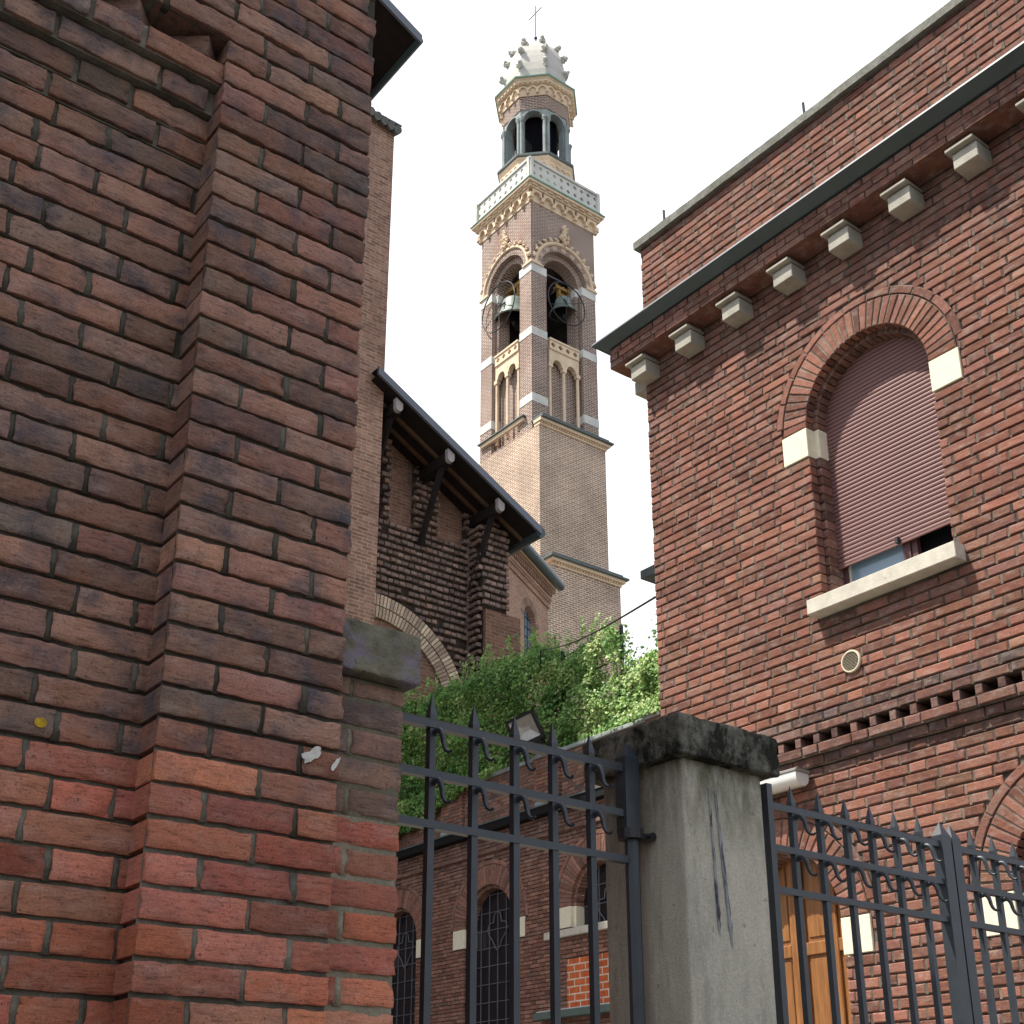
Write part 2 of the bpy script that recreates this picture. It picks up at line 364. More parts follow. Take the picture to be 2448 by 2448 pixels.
class MB:
    def __init__(s):
        s.v, s.f, s.m, s.c = [], [], [], []
    def poly(s, pts, m=0, c=(0.5, 0.5, 0.0)):
        i = len(s.v)
        s.v.extend(tuple(p) for p in pts)
        s.f.append(tuple(range(i, i + len(pts))))
        s.m.append(m); s.c.append(c)
    def box(s, mp, a0, a1, z0, z1, d0, d1, m=0, c=(0.5, 0.5, 0.0), ch=0.0, jit=0.0):
        P = {}
        for i, a in enumerate((a0, a1)):
            for j, z in enumerate((z0, z1)):
                for k, d in enumerate((d0, d1)):
                    q = mp(a, z, d)
                    if jit: q = (q[0] + rnd.uniform(-jit, jit), q[1] + rnd.uniform(-jit, jit), q[2] + rnd.uniform(-jit, jit))
                    P[i, j, k] = q
        if ch > 0:      # chamfered front (d1) face
            F = [mp(a0 + ch, z0 + ch, d1), mp(a1 - ch, z0 + ch, d1), mp(a1 - ch, z1 - ch, d1), mp(a0 + ch, z1 - ch, d1)]
            O = [mp(a0, z0, d1 - ch), mp(a1, z0, d1 - ch), mp(a1, z1, d1 - ch), mp(a0, z1, d1 - ch)]
            if jit:
                F = [tuple(x + rnd.uniform(-jit, jit) for x in q) for q in F]
                O = [tuple(x + rnd.uniform(-jit, jit) for x in q) for q in O]
            B = [P[0, 0, 0], P[1, 0, 0], P[1, 1, 0], P[0, 1, 0]]
            i = len(s.v)
            s.v.extend([tuple(q) for q in F + O + B])
            for q in ((0, 1, 2, 3),):
                s.f.append(tuple(i + x for x in q)); s.m.append(m); s.c.append(c)
            for e in range(4):
                g = (e + 1) % 4
                s.f.append((i + 4 + e, i + 4 + g, i + g, i + e)); s.m.append(m); s.c.append(c)
                s.f.append((i + 8 + e, i + 8 + g, i + 4 + g, i + 4 + e)); s.m.append(m); s.c.append(c)
            return
        i = len(s.v)
        order = [(0, 0, 0), (1, 0, 0), (1, 1, 0), (0, 1, 0), (0, 0, 1), (1, 0, 1), (1, 1, 1), (0, 1, 1)]
        s.v.extend(tuple(P[o]) for o in order)
        for q in ((0, 3, 2, 1), (4, 5, 6, 7), (0, 1, 5, 4), (1, 2, 6, 5), (2, 3, 7, 6), (3, 0, 4, 7)):
            s.f.append(tuple(i + x for x in q)); s.m.append(m); s.c.append(c)
    def abox(s, x0, x1, y0, y1, z0, z1, m=0, c=(0.5, 0.5, 0.0)):
        s.box(lambda a, z, d: (a, d, z), x0, x1, z0, z1, y0, y1, m, c)
    def near_brick(s, mp, a0, a1, z0, z1, d, back, m=0, c=(0.5, 0.5, 0.0), nx=7, nz=3, ch=0.0026):
        """one close-up brick: worn edges, uneven face"""
        nx = int(nx * 1.8); nz = 5
        A = [a0, a0 + 0.003] + [a0 + 0.003 + (a1 - a0 - 0.006) * (i / nx) for i in range(1, nx)] + [a1 - 0.003, a1]
        Z = [z0, z0 + 0.003] + [z0 + 0.003 + (z1 - z0 - 0.006) * (i / nz) for i in range(1, nz)] + [z1 - 0.003, z1]
        sd = rnd.uniform(-50, 50)
        tilt = rnd.uniform(-0.02, 0.02)
        na, nz_ = len(A), len(Z)
        i0 = len(s.v)
        for j, z in enumerate(Z):
            for i, a in enumerate(A):
                e = min(a - a0, a1 - a, z - z0, z1 - z)
                edge = max(0.0, 1 - e / 0.006)
                nv = noise.noise(Vector((a * 26 + sd, z * 30, sd)))
                nb = noise.noise(Vector((a * 60 + sd, z * 60, -sd)))
                chip = max(0.0, noise.noise(Vector((a * 38 - sd, z * 38, sd * 0.7))) - 0.18) * max(0.0, 1 - e / 0.016)
                dd = d - ch * edge * edge * (1 + 0.9 * nv) - 0.018 * chip + 0.0022 * nv + 0.0018 * nb + tilt * (a - 0.5 * (a0 + a1)) * 0.3
                oa = 0.0048 * noise.noise(Vector((z * 40, sd, 3 + a * 9))) if i in (0, na - 1) else 0
                oz = (0.0022 * noise.noise(Vector((a * 34, sd, 9.0 + j))) + 0.0022 * noise.noise(Vector((a * 95, sd, 3.0 + j)))) if j in (0, nz_ - 1) else 0
                if j in (0, nz_ - 1) and i in (0, na - 1): oa *= 0.5
                s.v.append(tuple(mp(a + oa, z + oz, dd)))
        for j in range(nz_ - 1):
            for i in range(na - 1):
                k = i0 + j * na + i
                s.f.append((k, k + 1, k + na + 1, k + na)); s.m.append(m); s.c.append(c)
        # sides
        ring = [(i, 0) for i in range(na)] + [(na - 1, j) for j in range(1, nz_)] + [(i, nz_ - 1) for i in range(na - 2, -1, -1)] + [(0, j) for j in range(nz_ - 2, 0, -1)]
        r0 = len(s.v)
        for (i, j) in ring: s.v.append(s.v[i0 + j * na + i])
        b0 = len(s.v)
        for (i, j) in ring: s.v.append(tuple(mp(A[i], Z[j], back)))
        n = len(ring)
        for q in range(n):
            g = (q + 1) % n
            s.f.append((r0 + q, b0 + q, b0 + g, r0 + g)); s.m.append(m); s.c.append(c)
    def lathe(s, prof, cx, cy, n=16, m=0, c=(0.5, 0.5, 0), a0=0.0, cap=False):
        i = len(s.v)
        for (r, z) in prof:
            for k in range(n):
                t = a0 + 2 * math.pi * k / n
                s.v.append((cx + r * math.cos(t), cy + r * math.sin(t), z))
        for j in range(len(prof) - 1):
            for k in range(n):
                g = (k + 1) % n
                s.f.append((i + j * n + k, i + j * n + g, i + (j + 1) * n + g, i + (j + 1) * n + k)); s.m.append(m); s.c.append(c)
        if cap:
            s.f.append(tuple(i + (len(prof) - 1) * n + k for k in range(n))); s.m.append(m); s.c.append(c)
            s.f.append(tuple(i + n - 1 - k for k in range(n))); s.m.append(m); s.c.append(c)
    def tube(s, pts, r, n=8, m=0, c=(0.5, 0.5, 0), close=False):
        pts = [Vector(p) for p in pts]
        rs = r if isinstance(r, (list, tuple)) else [r] * len(pts)
        i = len(s.v)
        N = len(pts)
        up = Vector((0.13, 0.21, 1)).normalized()
        for k, p in enumerate(pts):
            if close: t = pts[(k + 1) % N] - pts[k - 1]
            else: t = pts[min(k + 1, N - 1)] - pts[max(k - 1, 0)]
            t.normalize()
            a = t.cross(up)
            if a.length < 0.05: a = t.cross(Vector((1, 0, 0)))
            a.normalize(); b = t.cross(a)
            for q in range(n):
                w = 2 * math.pi * q / n
                s.v.append(tuple(p + (a * math.cos(w) + b * math.sin(w)) * rs[k]))
        for k in range(N if close else N - 1):
            kk = (k + 1) % N
            for q in range(n):
                g = (q + 1) % n
                s.f.append((i + k * n + q, i + k * n + g, i + kk * n + g, i + kk * n + q)); s.m.append(m); s.c.append(c)
        if not close:
            s.f.append(tuple(i + q for q in range(n))); s.m.append(m); s.c.append(c)
            s.f.append(tuple(i + (N - 1) * n + n - 1 - q for q in range(n))); s.m.append(m); s.c.append(c)
    def blob(s, p, r, m=0, c=(0.5, 0.5, 0), n=6, rough=0.3):
        i = len(s.v)
        rows = 4
        sd = rnd.uniform(0, 99)
        for j in range(rows + 1):
            ph = math.pi * j / rows
            for k in range(n):
                t = 2 * math.pi * k / n
                rr = r * (1 + rough * noise.noise(Vector((math.cos(t) * 2 + sd, math.sin(t) * 2, ph * 2))))
                s.v.append((p[0] + rr * math.sin(ph) * math.cos(t), p[1] + rr * math.sin(ph) * math.sin(t), p[2] + rr * math.cos(ph)))
        for j in range(rows):
            for k in range(n):
                g = (k + 1) % n
                s.f.append((i + j * n + k, i + j * n + g, i + (j + 1) * n + g, i + (j + 1) * n + k)); s.m.append(m); s.c.append(c)
    def wedge(s, mp, ac, zc, r0, r1, t0, t1, d0, d1, m=0, c=(0.5, 0.5, 0), ch=0.0, seg=1):
        """annular wedge (voussoir) between angles t0, t1"""
        for q in range(seg):
            u0 = t0 + (t1 - t0) * q / seg; u1 = t0 + (t1 - t0) * (q + 1) / seg
            P = lambda r, t, d: mp(ac + r * math.cos(t), zc + r * math.sin(t), d)
            e = ch / max(r0, 0.05)
            lo, hi = (e if q == 0 else 0), (e if q == seg - 1 else 0)
            i = len(s.v)
            f = [P(r0 + ch, u0 + lo, d1), P(r1 - ch, u0 + lo, d1), P(r1 - ch, u1 - hi, d1), P(r0 + ch, u1 - hi, d1)]
            o = [P(r0, u0, d1 - ch), P(r1, u0, d1 - ch), P(r1, u1, d1 - ch), P(r0, u1, d1 - ch)]
            b = [P(r0, u0, d0), P(r1, u0, d0), P(r1, u1, d0), P(r0, u1, d0)]
            s.v.extend(tuple(x) for x in f + o + b)
            s.f.append((i, i + 1, i + 2, i + 3)); s.m.append(m); s.c.append(c)
            for w in range(4):
                g = (w + 1) % 4
                s.f.append((i + 4 + w, i + 4 + g, i + g, i + w)); s.m.append(m); s.c.append(c)
                s.f.append((i + 8 + w, i + 8 + g, i + 4 + g, i + 4 + w)); s.m.append(m); s.c.append(c)
    def arch_wall(s, mp, a0, a1, z0, z1, ac, zs, r, zb, d0, d1, m=0, c=(0.5, 0.5, 0), n=20, ms=None):
        """masonry slab with a round-headed opening, with its reveals"""
        ms = m if ms is None else ms
        q = lambda *p: s.poly([mp(*x) for x in p], m, c)
        q((a0, z0, d1), (ac - r, z0, d1), (ac - r, z1, d1), (a0, z1, d1))
        q((ac + r, z0, d1), (a1, z0, d1), (a1, z1, d1), (ac + r, z1, d1))
        if zb > z0: q((ac - r, z0, d1), (ac + r, z0, d1), (ac + r, zb, d1), (ac - r, zb, d1))
        arc = [(ac - r * math.cos(math.pi * i / n), zs + r * math.sin(math.pi * i / n)) for i in range(n + 1)]
        for i in range(n):
            (x0, y0), (x1, y1) = arc[i], arc[i + 1]
            q((x0, y0, d1), (x1, y1, d1), (x1, z1, d1), (x0, z1, d1))
        prof = [(ac - r, zb)] + arc + [(ac + r, zb)]
        for i in range(len(prof) - 1):
            (x0, y0), (x1, y1) = prof[i], prof[i + 1]
            s.poly([mp(x0, y0, d0), mp(x1, y1, d0), mp(x1, y1, d1), mp(x0, y0, d1)], ms, c)
        s.poly([mp(ac - r, zb, d0), mp(ac + r, zb, d0), mp(ac + r, zb, d1), mp(ac - r, zb, d1)], ms, c)
    def build(s, name, mats, parent=None, smooth=False):
        me = bpy.data.meshes.new(name)
        o = ORIGIN.get(parent.name, Vector()) if parent else Vector()
        V = np.array(s.v, dtype=np.float64) - np.array(o)
        me.from_pydata(V.tolist(), [], s.f)
        if not isinstance(mats, (list, tuple)): mats = [mats]
        for m in mats: me.materials.append(M[m] if isinstance(m, str) else m)
        n = len(me.polygons)
        me.polygons.foreach_set('material_index', np.array(s.m, dtype=np.int32))
        ls = np.zeros(n, dtype=np.int32); lt = np.zeros(n, dtype=np.int32)
        me.polygons.foreach_get('loop_start', ls); me.polygons.foreach_get('loop_total', lt)
        cols = np.ones((n, 4), dtype=np.float32); cols[:, :3] = np.array(s.c, dtype=np.float32).reshape(n, 3)
        ca = me.color_attributes.new('bc', 'FLOAT_COLOR', 'CORNER')
        ca.data.foreach_set('color', np.repeat(cols, lt, axis=0).ravel())
        nor = np.zeros(n * 3); me.polygons.foreach_get('normal', nor); nor = nor.reshape(n, 3)
        nor = np.repeat(nor, lt, axis=0)
        li = np.zeros(len(me.loops), dtype=np.int32); me.loops.foreach_get('vertex_index', li)
        P = V[li] + np.array(o)
        flat = np.abs(nor[:, 2]) > 0.75
        tx, ty = -nor[:, 1], nor[:, 0]
        L = np.sqrt(tx * tx + ty * ty) + 1e-9
        sg = np.where(np.abs(tx) > np.abs(ty), np.sign(tx), np.sign(ty))
        u = (P[:, 0] * tx + P[:, 1] * ty) / L * sg
        uv = np.stack([np.where(flat, P[:, 0], u), np.where(flat, P[:, 1], P[:, 2])], 1)
        ul = me.uv_layers.new(name='UVMap')
        ul.data.foreach_set('uv', uv.astype(np.float32).ravel())
        if smooth: me.polygons.foreach_set('use_smooth', np.ones(n, dtype=bool))
        me.update()
        ob = bpy.data.objects.new(name, me)
        C.objects.link(ob)
        if parent:
            ob.parent = parent
            ORIGIN[ob.name] = o
        return ob

def thing(name, loc, label, cat, group=None):
    o = bpy.data.objects.new(name, None)
    o.empty_display_size = 0.2
    C.objects.link(o)
    o.location = loc
    ORIGIN[o.name] = Vector(loc)
    o['label'] = label; o['category'] = cat
    if group: o['group'] = group
    return o

def tag(o, label, cat, group=None):
    o['label'] = label; o['category'] = cat
    if group: o['group'] = group
    return o

def rc(soot=0.0, js=0.15):
    return (rnd.random(), rnd.random(), min(1, max(0, soot + rnd.uniform(-js, js))))

def flemish(a0, a1, odd, L=0.24, H=0.115, j=0.011, start=0.0):
    """brick intervals of one course, stretcher and header in turn"""
    out = []
    a = a0 - start - (0.0 if not odd else (L - H) / 2 + H + j)
    k = 0
    while a < a1:
        w = (L if k % 2 == 0 else H) * rnd.uniform(0.96, 1.04)
        out.append((a, a + w)); a += w + j; k += 1
    return [(max(p, a0), min(q, a1)) for p, q in out if min(q, a1) - max(p, a0) > 0.02]

def cut(iv, ex):
    for (e0, e1) in ex:
        nx = []
        for (p, q) in iv:
            if q <= e0 or p >= e1: nx.append((p, q)); continue
            if e0 - p > 0.012: nx.append((p, e0))
            if q - e1 > 0.012: nx.append((e1, q))
        iv = nx
    return iv

def brick_face(mb, mp, a0, a1, z0, z1, course, d=0.0, back=-0.03, ex=None, exm=None, soot=lambda a, z: 0.0, ch=0.004, jit=0.0012,
               near=False, joint=0.011, phase=0.0, md=0.013, hd=0.004, pattern=None, L=0.24, H=0.115, zref=0.0, mback=True, hj=0.009):
    """wall face laid brick by brick; mat 0 brick, mat 1 mortar"""
    k0 = math.floor((z0 - zref) / course + 1e-6)
    k = k0
    while zref + k * course < z1 - 1e-4:
        zb = zref + k * course; zt = zb + course
        lo, hi = max(zb, z0), min(zt, z1)
        e = ex(lo, hi) if ex else []
        em = exm(lo, hi) if exm else e
        if mback:
            for (p, q) in cut([(a0, a1)], em):
                mb.poly([mp(p, lo, d - md), mp(q, lo, d - md), mp(q, hi, d - md), mp(p, hi, d - md)], 1, (0.5, 0.5, min(1, 0.35 + soot((p + q) / 2, (lo + hi) / 2))))
        odd = k % 2
        iv = pattern(k) if pattern else flemish(a0, a1, odd, L, H, joint, phase)
        iv = cut(iv, e)
        iv.sort()
        for n_, (p, q) in enumerate(iv):
            s = soot((p + q) / 2, (lo + hi) / 2)
            c = rc(s)
            dd = d + rnd.uniform(-0.0025, 0.0025)
            zz0, zz1 = lo + hj * 0.5 + rnd.uniform(-0.001, 0.001), hi - hj * 0.5 + rnd.uniform(-0.001, 0.001)
            if near: mb.near_brick(mp, p, q, zz0, zz1, dd, back, 0, c, nx=max(3, int((q - p) / 0.03)))
            else: mb.box(mp, p, q, zz0, zz1, back, dd, 0, c, ch, jit)
            if n_ + 1 < len(iv) and iv[n_ + 1][0] - q < 0.03:
                g = iv[n_ + 1][0]
                h = d - hd + rnd.uniform(-0.003, 0.002)
                mb.box(mp, q - 0.003, g + 0.003, lo + 0.002, hi - 0.006, d - 0.03, h, 1, (0.5, 0.5, rnd.uniform(0.1, 0.5) + 0.5 * soot(q, (lo + hi) / 2)))
        k += 1

def ring(mb, mp, ac, zc, r0, r1, n, d0, d1, gap=0.010, m=0, ch=0.003, seg=1, soot=0.0, t0=0.0, t1=math.pi):
    for i in range(n):
        a = t0 + (t1 - t0) * i / n; b = t0 + (t1 - t0) * (i + 1) / n
        g = gap / (r0 + r1)
        dd = d1 + rnd.uniform(-0.002, 0.002)
        mb.wedge(mp, ac, zc, r0, r1, a + g, b - g, d0, dd, m, rc(soot), ch, seg)
    # joint bed behind
    for i in range(24):
        a = t0 + (t1 - t0) * i / 24; b = t0 + (t1 - t0) * (i + 1) / 24
        P = lambda r, t: mp(ac + r * math.cos(t), zc + r * math.sin(t), d1 - 0.007)
        mb.poly([P(r0, a), P(r1 + 0.004, a), P(r1 + 0.004, b), P(r0, b)], 1, (0.5, 0.5, 0))

def interp(t, pts):
    for (x0, y0), (x1, y1) in zip(pts, pts[1:]):
        if x0 <= t <= x1: return y0 + (y1 - y0) * (t - x0) / (x1 - x0)
    return pts[0][1] if t < pts[0][0] else pts[-1][1]
def street_map(Y):  return lambda a, z, d: (a, Y - d, z)      # face towards -Y
def yard_map(X):    return lambda a, z, d: (X - d, a, z)      # face towards -X

# ================================================================== SETTING
def sheet(name, x0, x1, y0, y1, z, mat):
    mb = MB(); mb.poly([(x0, y0, z), (x1, y0, z), (x1, y1, z), (x0, y1, z)])
    o = mb.build(name, mat); o['kind'] = 'structure'; return o
sheet('ground', -1500, 1500, -1500, 1500, -0.16, 'earth')
sheet('street', -300, 300, -9, 0.2, -0.12, 'asphalt')
mb = MB(); mb.abox(-300, 300, 0.2, 2.25, -0.3, 0.0)
o = mb.build('pavement', 'paving'); o['kind'] = 'structure'
sheet('courtyard', 1.3, 40, 2.25, 60, -0.004, 'paving')

# ================================================================== LEFT BUILDING
LB = thing('brick_building', (0.6, 2.4, 0), 'weathered brick wall filling the left side, with a raised pilaster beside the gate pier', 'building')
CR = 0.0662; ZR = 1.873
YP, YQ = 2.30, 2.387
def lsoot(a, z):
    e = 2.325 + 0.05 * noise.noise(Vector((a * 5.0, 3.0, 1.0)))
    return min(0.85, max(0.0, (z - e) / 0.14 + 0.25)) if z > e - 0.03 else 0.0
mpP, mpQ = street_map(YP), street_map(YQ)
mb = MB()
# pilaster
def ppat(k):
    w = [0.105, 0.19, 0.088] if k % 2 else [0.213, 0.181]
    out = []; a = 0.918 + rnd.uniform(-0.002, 0.002)
    for x in w: out.append((a, a + x)); a += x + 0.011
    out[-1] = (out[-1][0], 1.322 + rnd.uniform(-0.004, 0.004))
    return out
brick_face(mb, mpP, 0.918, 1.322, ZR - 28 * CR, ZR + 34 * CR, CR, 0.0, -0.20, soot=lsoot, near=True, pattern=ppat, zref=ZR, md=0.013, hj=0.0105, hd=0.004)
mb.poly([(0.934, 2.315, 0), (0.934, 2.45, 0), (0.934, 2.45, 4.2), (0.934, 2.315, 4.2)], 1)     # joint bed in the return
# recessed panel
brick_face(mb, mpQ, -0.7, 0.93, ZR - 28 * CR, ZR + 29 * CR, CR, 0.0, -0.04, soot=lsoot, near=True, zref=ZR, md=0.013, hj=0.0105, hd=0.004, L=0.235, phase=0.08)
# flush wall above the band
brick_face(mb, mpP, -0.7, 1.322, ZR + 34 * CR, ZR + 49 * CR, CR, 0.0, -0.16, soot=lsoot, near=True, zref=ZR, md=0.013, hj=0.0105, hd=0.004, phase=0.05)
mb.poly([(-0.7, 2.32, ZR + 34 * CR + 0.006), (1.3, 2.32, ZR + 34 * CR + 0.006), (1.3, 2.46, ZR + 34 * CR + 0.006), (-0.7, 2.46, ZR + 34 * CR + 0.006)], 1)
mb.build('wall', ['near_brick', 'near_mortar'], LB, smooth=True)
mb = MB()
# corbelled band with diagonal bricks and gaps
for k, yy in ((29, 2.380), (30, 2.372), (31, 2.345), (32, 2.314)):
    z0 = ZR + k * CR
    mp = street_map(yy)
    for (p, q) in flemish(-0.7, 0.925, k % 2, 0.235, 0.115, 0.012, 0.07):
        mb.near_brick(mp, p, q, z0 + 0.004, z0 + CR - 0.005, rnd.uniform(-0.002, 0.002), -0.14, 0, rc(0.85), nx=max(3, int((q - p) / 0.03)))
    mb.poly([mp(-0.7, z0, -0.012), mp(0.925, z0, -0.012), mp(0.925, z0 + CR, -0.012), mp(-0.7, z0 + CR, -0.012)], 1)
    mb.poly([mp(-0.7, z0 + 0.001, -0.012), mp(0.925, z0 + 0.001, -0.012), mp(0.925, z0 + 0.001, -0.13), mp(-0.7, z0 + 0.001, -0.13)], 1)
z0 = ZR + 33 * CR
a = 0.85
while a > -0.8:
    ca, sa = math.cos(R(38)), math.sin(R(38))
    mp = lambda u, z, d, a=a: (a + u * ca - d * sa, 2.375 - u * sa - d * ca, z)
    mb.near_brick(mp, -0.055, 0.055, z0 + 0.002, z0 + CR - 0.003, 0.03, -0.10, 0, rc(0.85), nx=4)
    a -= 0.172
mb.poly([(-0.7, 2.50, z0), (0.93, 2.50, z0), (0.93, 2.50, z0 + CR), (-0.7, 2.50, z0 + CR)], 1)
mb.poly([(-0.7, 2.30, z0 - 0.0015), (0.93, 2.33, z0 - 0.0015), (0.93, 2.52, z0 - 0.0015), (-0.7, 2.52, z0 - 0.0015)], 1)
mb.build('band', ['near_brick', 'near_mortar'], LB, smooth=True)
mb = MB()      # unseen body added behind, its height set to shade gate and pillar
mb.abox(-14, 1.29, 2.47, 4.6, 0, 5.0)
mb.abox(-14, 1.318, 2.302, 4.6, ZR + 49 * CR + 0.003, 6.95)
mb.abox(-14, -0.702, 2.30, 2.468, 0, ZR + 49 * CR)
mb.build('rear_wall', 'brick_side', LB)
mb = MB(); mb.abox(-14.2, 1.45, 2.15, 4.8, 6.955, 7.05); mb.build('roof', 'tile', LB)
for (px, pz, w, h) in ((1.250, 2.379, 0.040, 0.034), (1.308, 2.370, 0.011, 0.028)):
    mb = MB(); pts = []
    for i in range(26):
        t = 2 * math.pi * i / 26
        r = 1 + 0.55 * noise.noise(Vector((math.cos(t) * 1.6 + px * 50, math.sin(t) * 1.6, 3))) + rnd.uniform(-0.08, 0.08)
        u, v = w * 0.55 * r * math.cos(t), h * 0.5 * r * math.sin(t)
        pts.append((px + u + v * 0.55, YP - 0.0065, pz + v + u * 0.25))
    mb.poly(pts)
    mb.build('paint_splash', 'white_paint', LB)

mb = MB()
mb.poly([(0.719 + 0.012 * (1 + 0.4 * noise.noise(Vector((i, 1, 1)))) * math.cos(i * 0.5236), YQ - 0.0065, 2.366 + 0.010 * (1 + 0.4 * noise.noise(Vector((i, 5, 1)))) * math.sin(i * 0.5236)) for i in range(12)])
mb.build('lichen_spot', 'yellow_lichen', LB)

# ================================================================== GATE PIER
GP = thing('gate_pier', (1.4, 2.5, 0), 'brick gate pier under a lichen grey cap stone, left of the iron gate', 'pier')
mb = MB(); mp = street_map(2.36)
def pierpat(k):
    if k % 2: return [(1.275, 1.5165)]
    return [(1.275, 1.372), (1.385, 1.515)]
brick_face(mb, mp, 1.27, 1.512, 1.873 - 28 * 0.0668, 2.602, 0.0668, 0.0, -0.24, soot=lambda a, z: 0.0 if z < 2.30 else 0.95, near=True, pattern=pierpat, zref=1.873 + 0.012, md=0.006, hd=0.003, hj=0.013)
mb.poly([(1.507, 2.366, 0), (1.507, 2.6, 0), (1.507, 2.6, 2.605), (1.507, 2.366, 2.605)], 1)
mb.abox(1.27, 1.507, 2.59, 2.62, 0, 2.6, 1)
mb.build('shaft', ['near_brick', 'pier_mortar'], GP, smooth=True)

def rough_block(mb, x0, x1, y0, y1, z0, z1, n=14, amp=0.006, rad=0.02, m=0):
    """rounded weathered stone block"""
    cx, cy, cz = (x0 + x1) / 2, (y0 + y1) / 2, (z0 + z1) / 2
    hx, hy, hz = (x1 - x0) / 2, (y1 - y0) / 2, (z1 - z0) / 2
    def axis(h, k):
        e = [-h, -h + rad * 0.35, -h + rad]
        return e + [(-h + rad) + (2 * h - 2 * rad) * i / k for i in range(1, k)] + [h - rad, h - rad * 0.35, h]
    ax = {0: axis(hx, n), 1: axis(hy, n), 2: axis(hz, max(3, n // 2))}
    H = (hx, hy, hz)
    def shape(p):
        q = [max(-(H[i] - rad), min(H[i] - rad, p[i])) for i in range(3)]
        v = Vector(p) - Vector(q)
        if v.length > 1e-7: v = v.normalized() * rad
        w = Vector(q) + v
        g = Vector((w.x + cx, w.y + cy, w.z + cz))
        nn = noise.noise(g * 22) * amp + noise.noise(g * 60) * amp * 0.7 + noise.noise(g * 130) * amp * 0.4
        dv = v.normalized() if v.length > 1e-7 else Vector((0, 0, 0))
        return tuple(g + dv * nn)
    for f in range(3):
        a, b = (f + 1) % 3, (f + 2) % 3
        for sgn in (-1, 1):
            i0 = len(mb.v)
            A, B = ax[a], ax[b]
            for u in A:
                for w in B:
                    p = [0, 0, 0]; p[f] = sgn * H[f]; p[a] = u; p[b] = w
                    mb.v.append(shape(p))
            nb = len(B)
            for i in range(len(A) - 1):
                for j in range(nb - 1):
                    k = i0 + i * nb + j
                    mb.f.append((k, k + nb, k + nb + 1, k + 1)); mb.m.append(m); mb.c.append((0.5, 0.5, 0))
mb = MB(); rough_block(mb, 1.29, 1.540, 2.328, 2.66, 2.606, 2.728, 22, 0.0035, 0.008)
mb.build('cap_stone', 'lichen', GP, smooth=True)

# ================================================================== STONE PILLAR
SP = thing('gate_pillar', (2.668, 2.627, 0), 'square grey concrete gate pillar with a black mossy cap and two scraped paint streaks', 'pillar')
mb = MB(); rough_block(mb, 2.503, 2.833, 2.460, 2.793, -0.1, 2.655, 16, 0.0018, 0.012)
mb.build('shaft', 'concrete', SP, smooth=True)
mb = MB(); rough_block(mb, 2.461, 2.872, 2.420, 2.833, 2.645, 2.763, 44, 0.0045, 0.008)
mb.build('cap', 'mossy', SP, smooth=True)
def streak(x0, x1, ztop, zbot, w0, w1):
    mb = MB(); n = 60
    Lp, Rp = [], []
    for i in range(n + 1):
        t = i / n
        z = ztop + (zbot - ztop) * t
        x = x0 + (x1 - x0) * t + 0.001 * noise.noise(Vector((z * 30, x0 * 9, 0)))
        w = (w0 + (w1 - w0) * t) * (1 + 0.5 * noise.noise(Vector((z * 45, x0 * 31, 5)))) * min(1, 6 * (1 - t) + 0.15)
        Lp.append((x - w / 2, 2.4565, z)); Rp.append((x + w / 2, 2.4565, z))
    for i in range(n):
        mb.poly([Lp[i], Rp[i], Rp[i + 1], Lp[i + 1]])
    return mb.build('paint_streak', 'paint', SP)
streak(2.605, 2.618, 2.578, 2.16, 0.0055, 0.014)
streak(2.630, 2.665, 2.570, 2.13, 0.006, 0.016)

# ================================================================== IRON GATES
GY = 2.60
def make_bar(parent, x, zt, w=0.019, rails=(2.626, 2.495, 2.366), scroll=True, low=0.12):
    mb = MB()
    h = w / 2
    mb.abox(x - h, x + h, GY - h, GY + h, low, zt - 0.085)
    # spear point
    A = [(x - h, GY - h), (x + h, GY - h), (x + h, GY + h), (x - h, GY + h)]
    W_ = [(x + (px - x) * 1.16, GY + (py - GY) * 1.16) for px, py in A]
    zs, zw = zt - 0.085, zt - 0.060
    for i in range(4):
        j = (i + 1) % 4
        mb.poly([A[i] + (zs,), A[j] + (zs,), W_[j] + (zw,), W_[i] + (zw,)])
        mb.poly([W_[i] + (zw,), W_[j] + (zw,), (x, GY, zt)])
    b = mb.build('bar', 'gate_iron', parent)
    if scroll:
        for zr in rails[:2]:
            zb = zr - 0.024
            pts = [(-0.004, 0.000), (0.012, 0.004), (0.025, -0.001), (0.032, -0.014), (0.035, -0.030), (0.040, -0.045), (0.048, -0.056), (0.060, -0.061), (0.069, -0.057)]
            sm = []
            for i in range(len(pts) - 1):
                for t in (0, 0.5):
                    p0, p1 = pts[max(i - 1, 0)], pts[i]; p2, p3 = pts[i + 1], pts[min(i + 2, len(pts) - 1)]
                    f = lambda a, b_, c_, d_: 0.5 * (2 * b_ + (c_ - a) * t + (2 * a - 5 * b_ + 4 * c_ - d_) * t * t + (3 * b_ - a - 3 * c_ + d_) * t ** 3)
                    sm.append((f(p0[0], p1[0], p2[0], p3[0]), f(p0[1], p1[1], p2[1], p3[1])))
            sm.append(pts[-1])
            N = len(sm)
            mb = MB()
            k = rnd.uniform(0.93, 1.05)
            mb.tube([(x + h * 0.5 + px * 0.06, GY - h - px * k, zb + pz * k) for px, pz in sm], [0.0088 * (1 - 0.68 * (i / (N - 1)) ** 1.6) for i in range(N)], 8)
            mb.build('scroll', 'gate_iron', b, smooth=True)
    return b

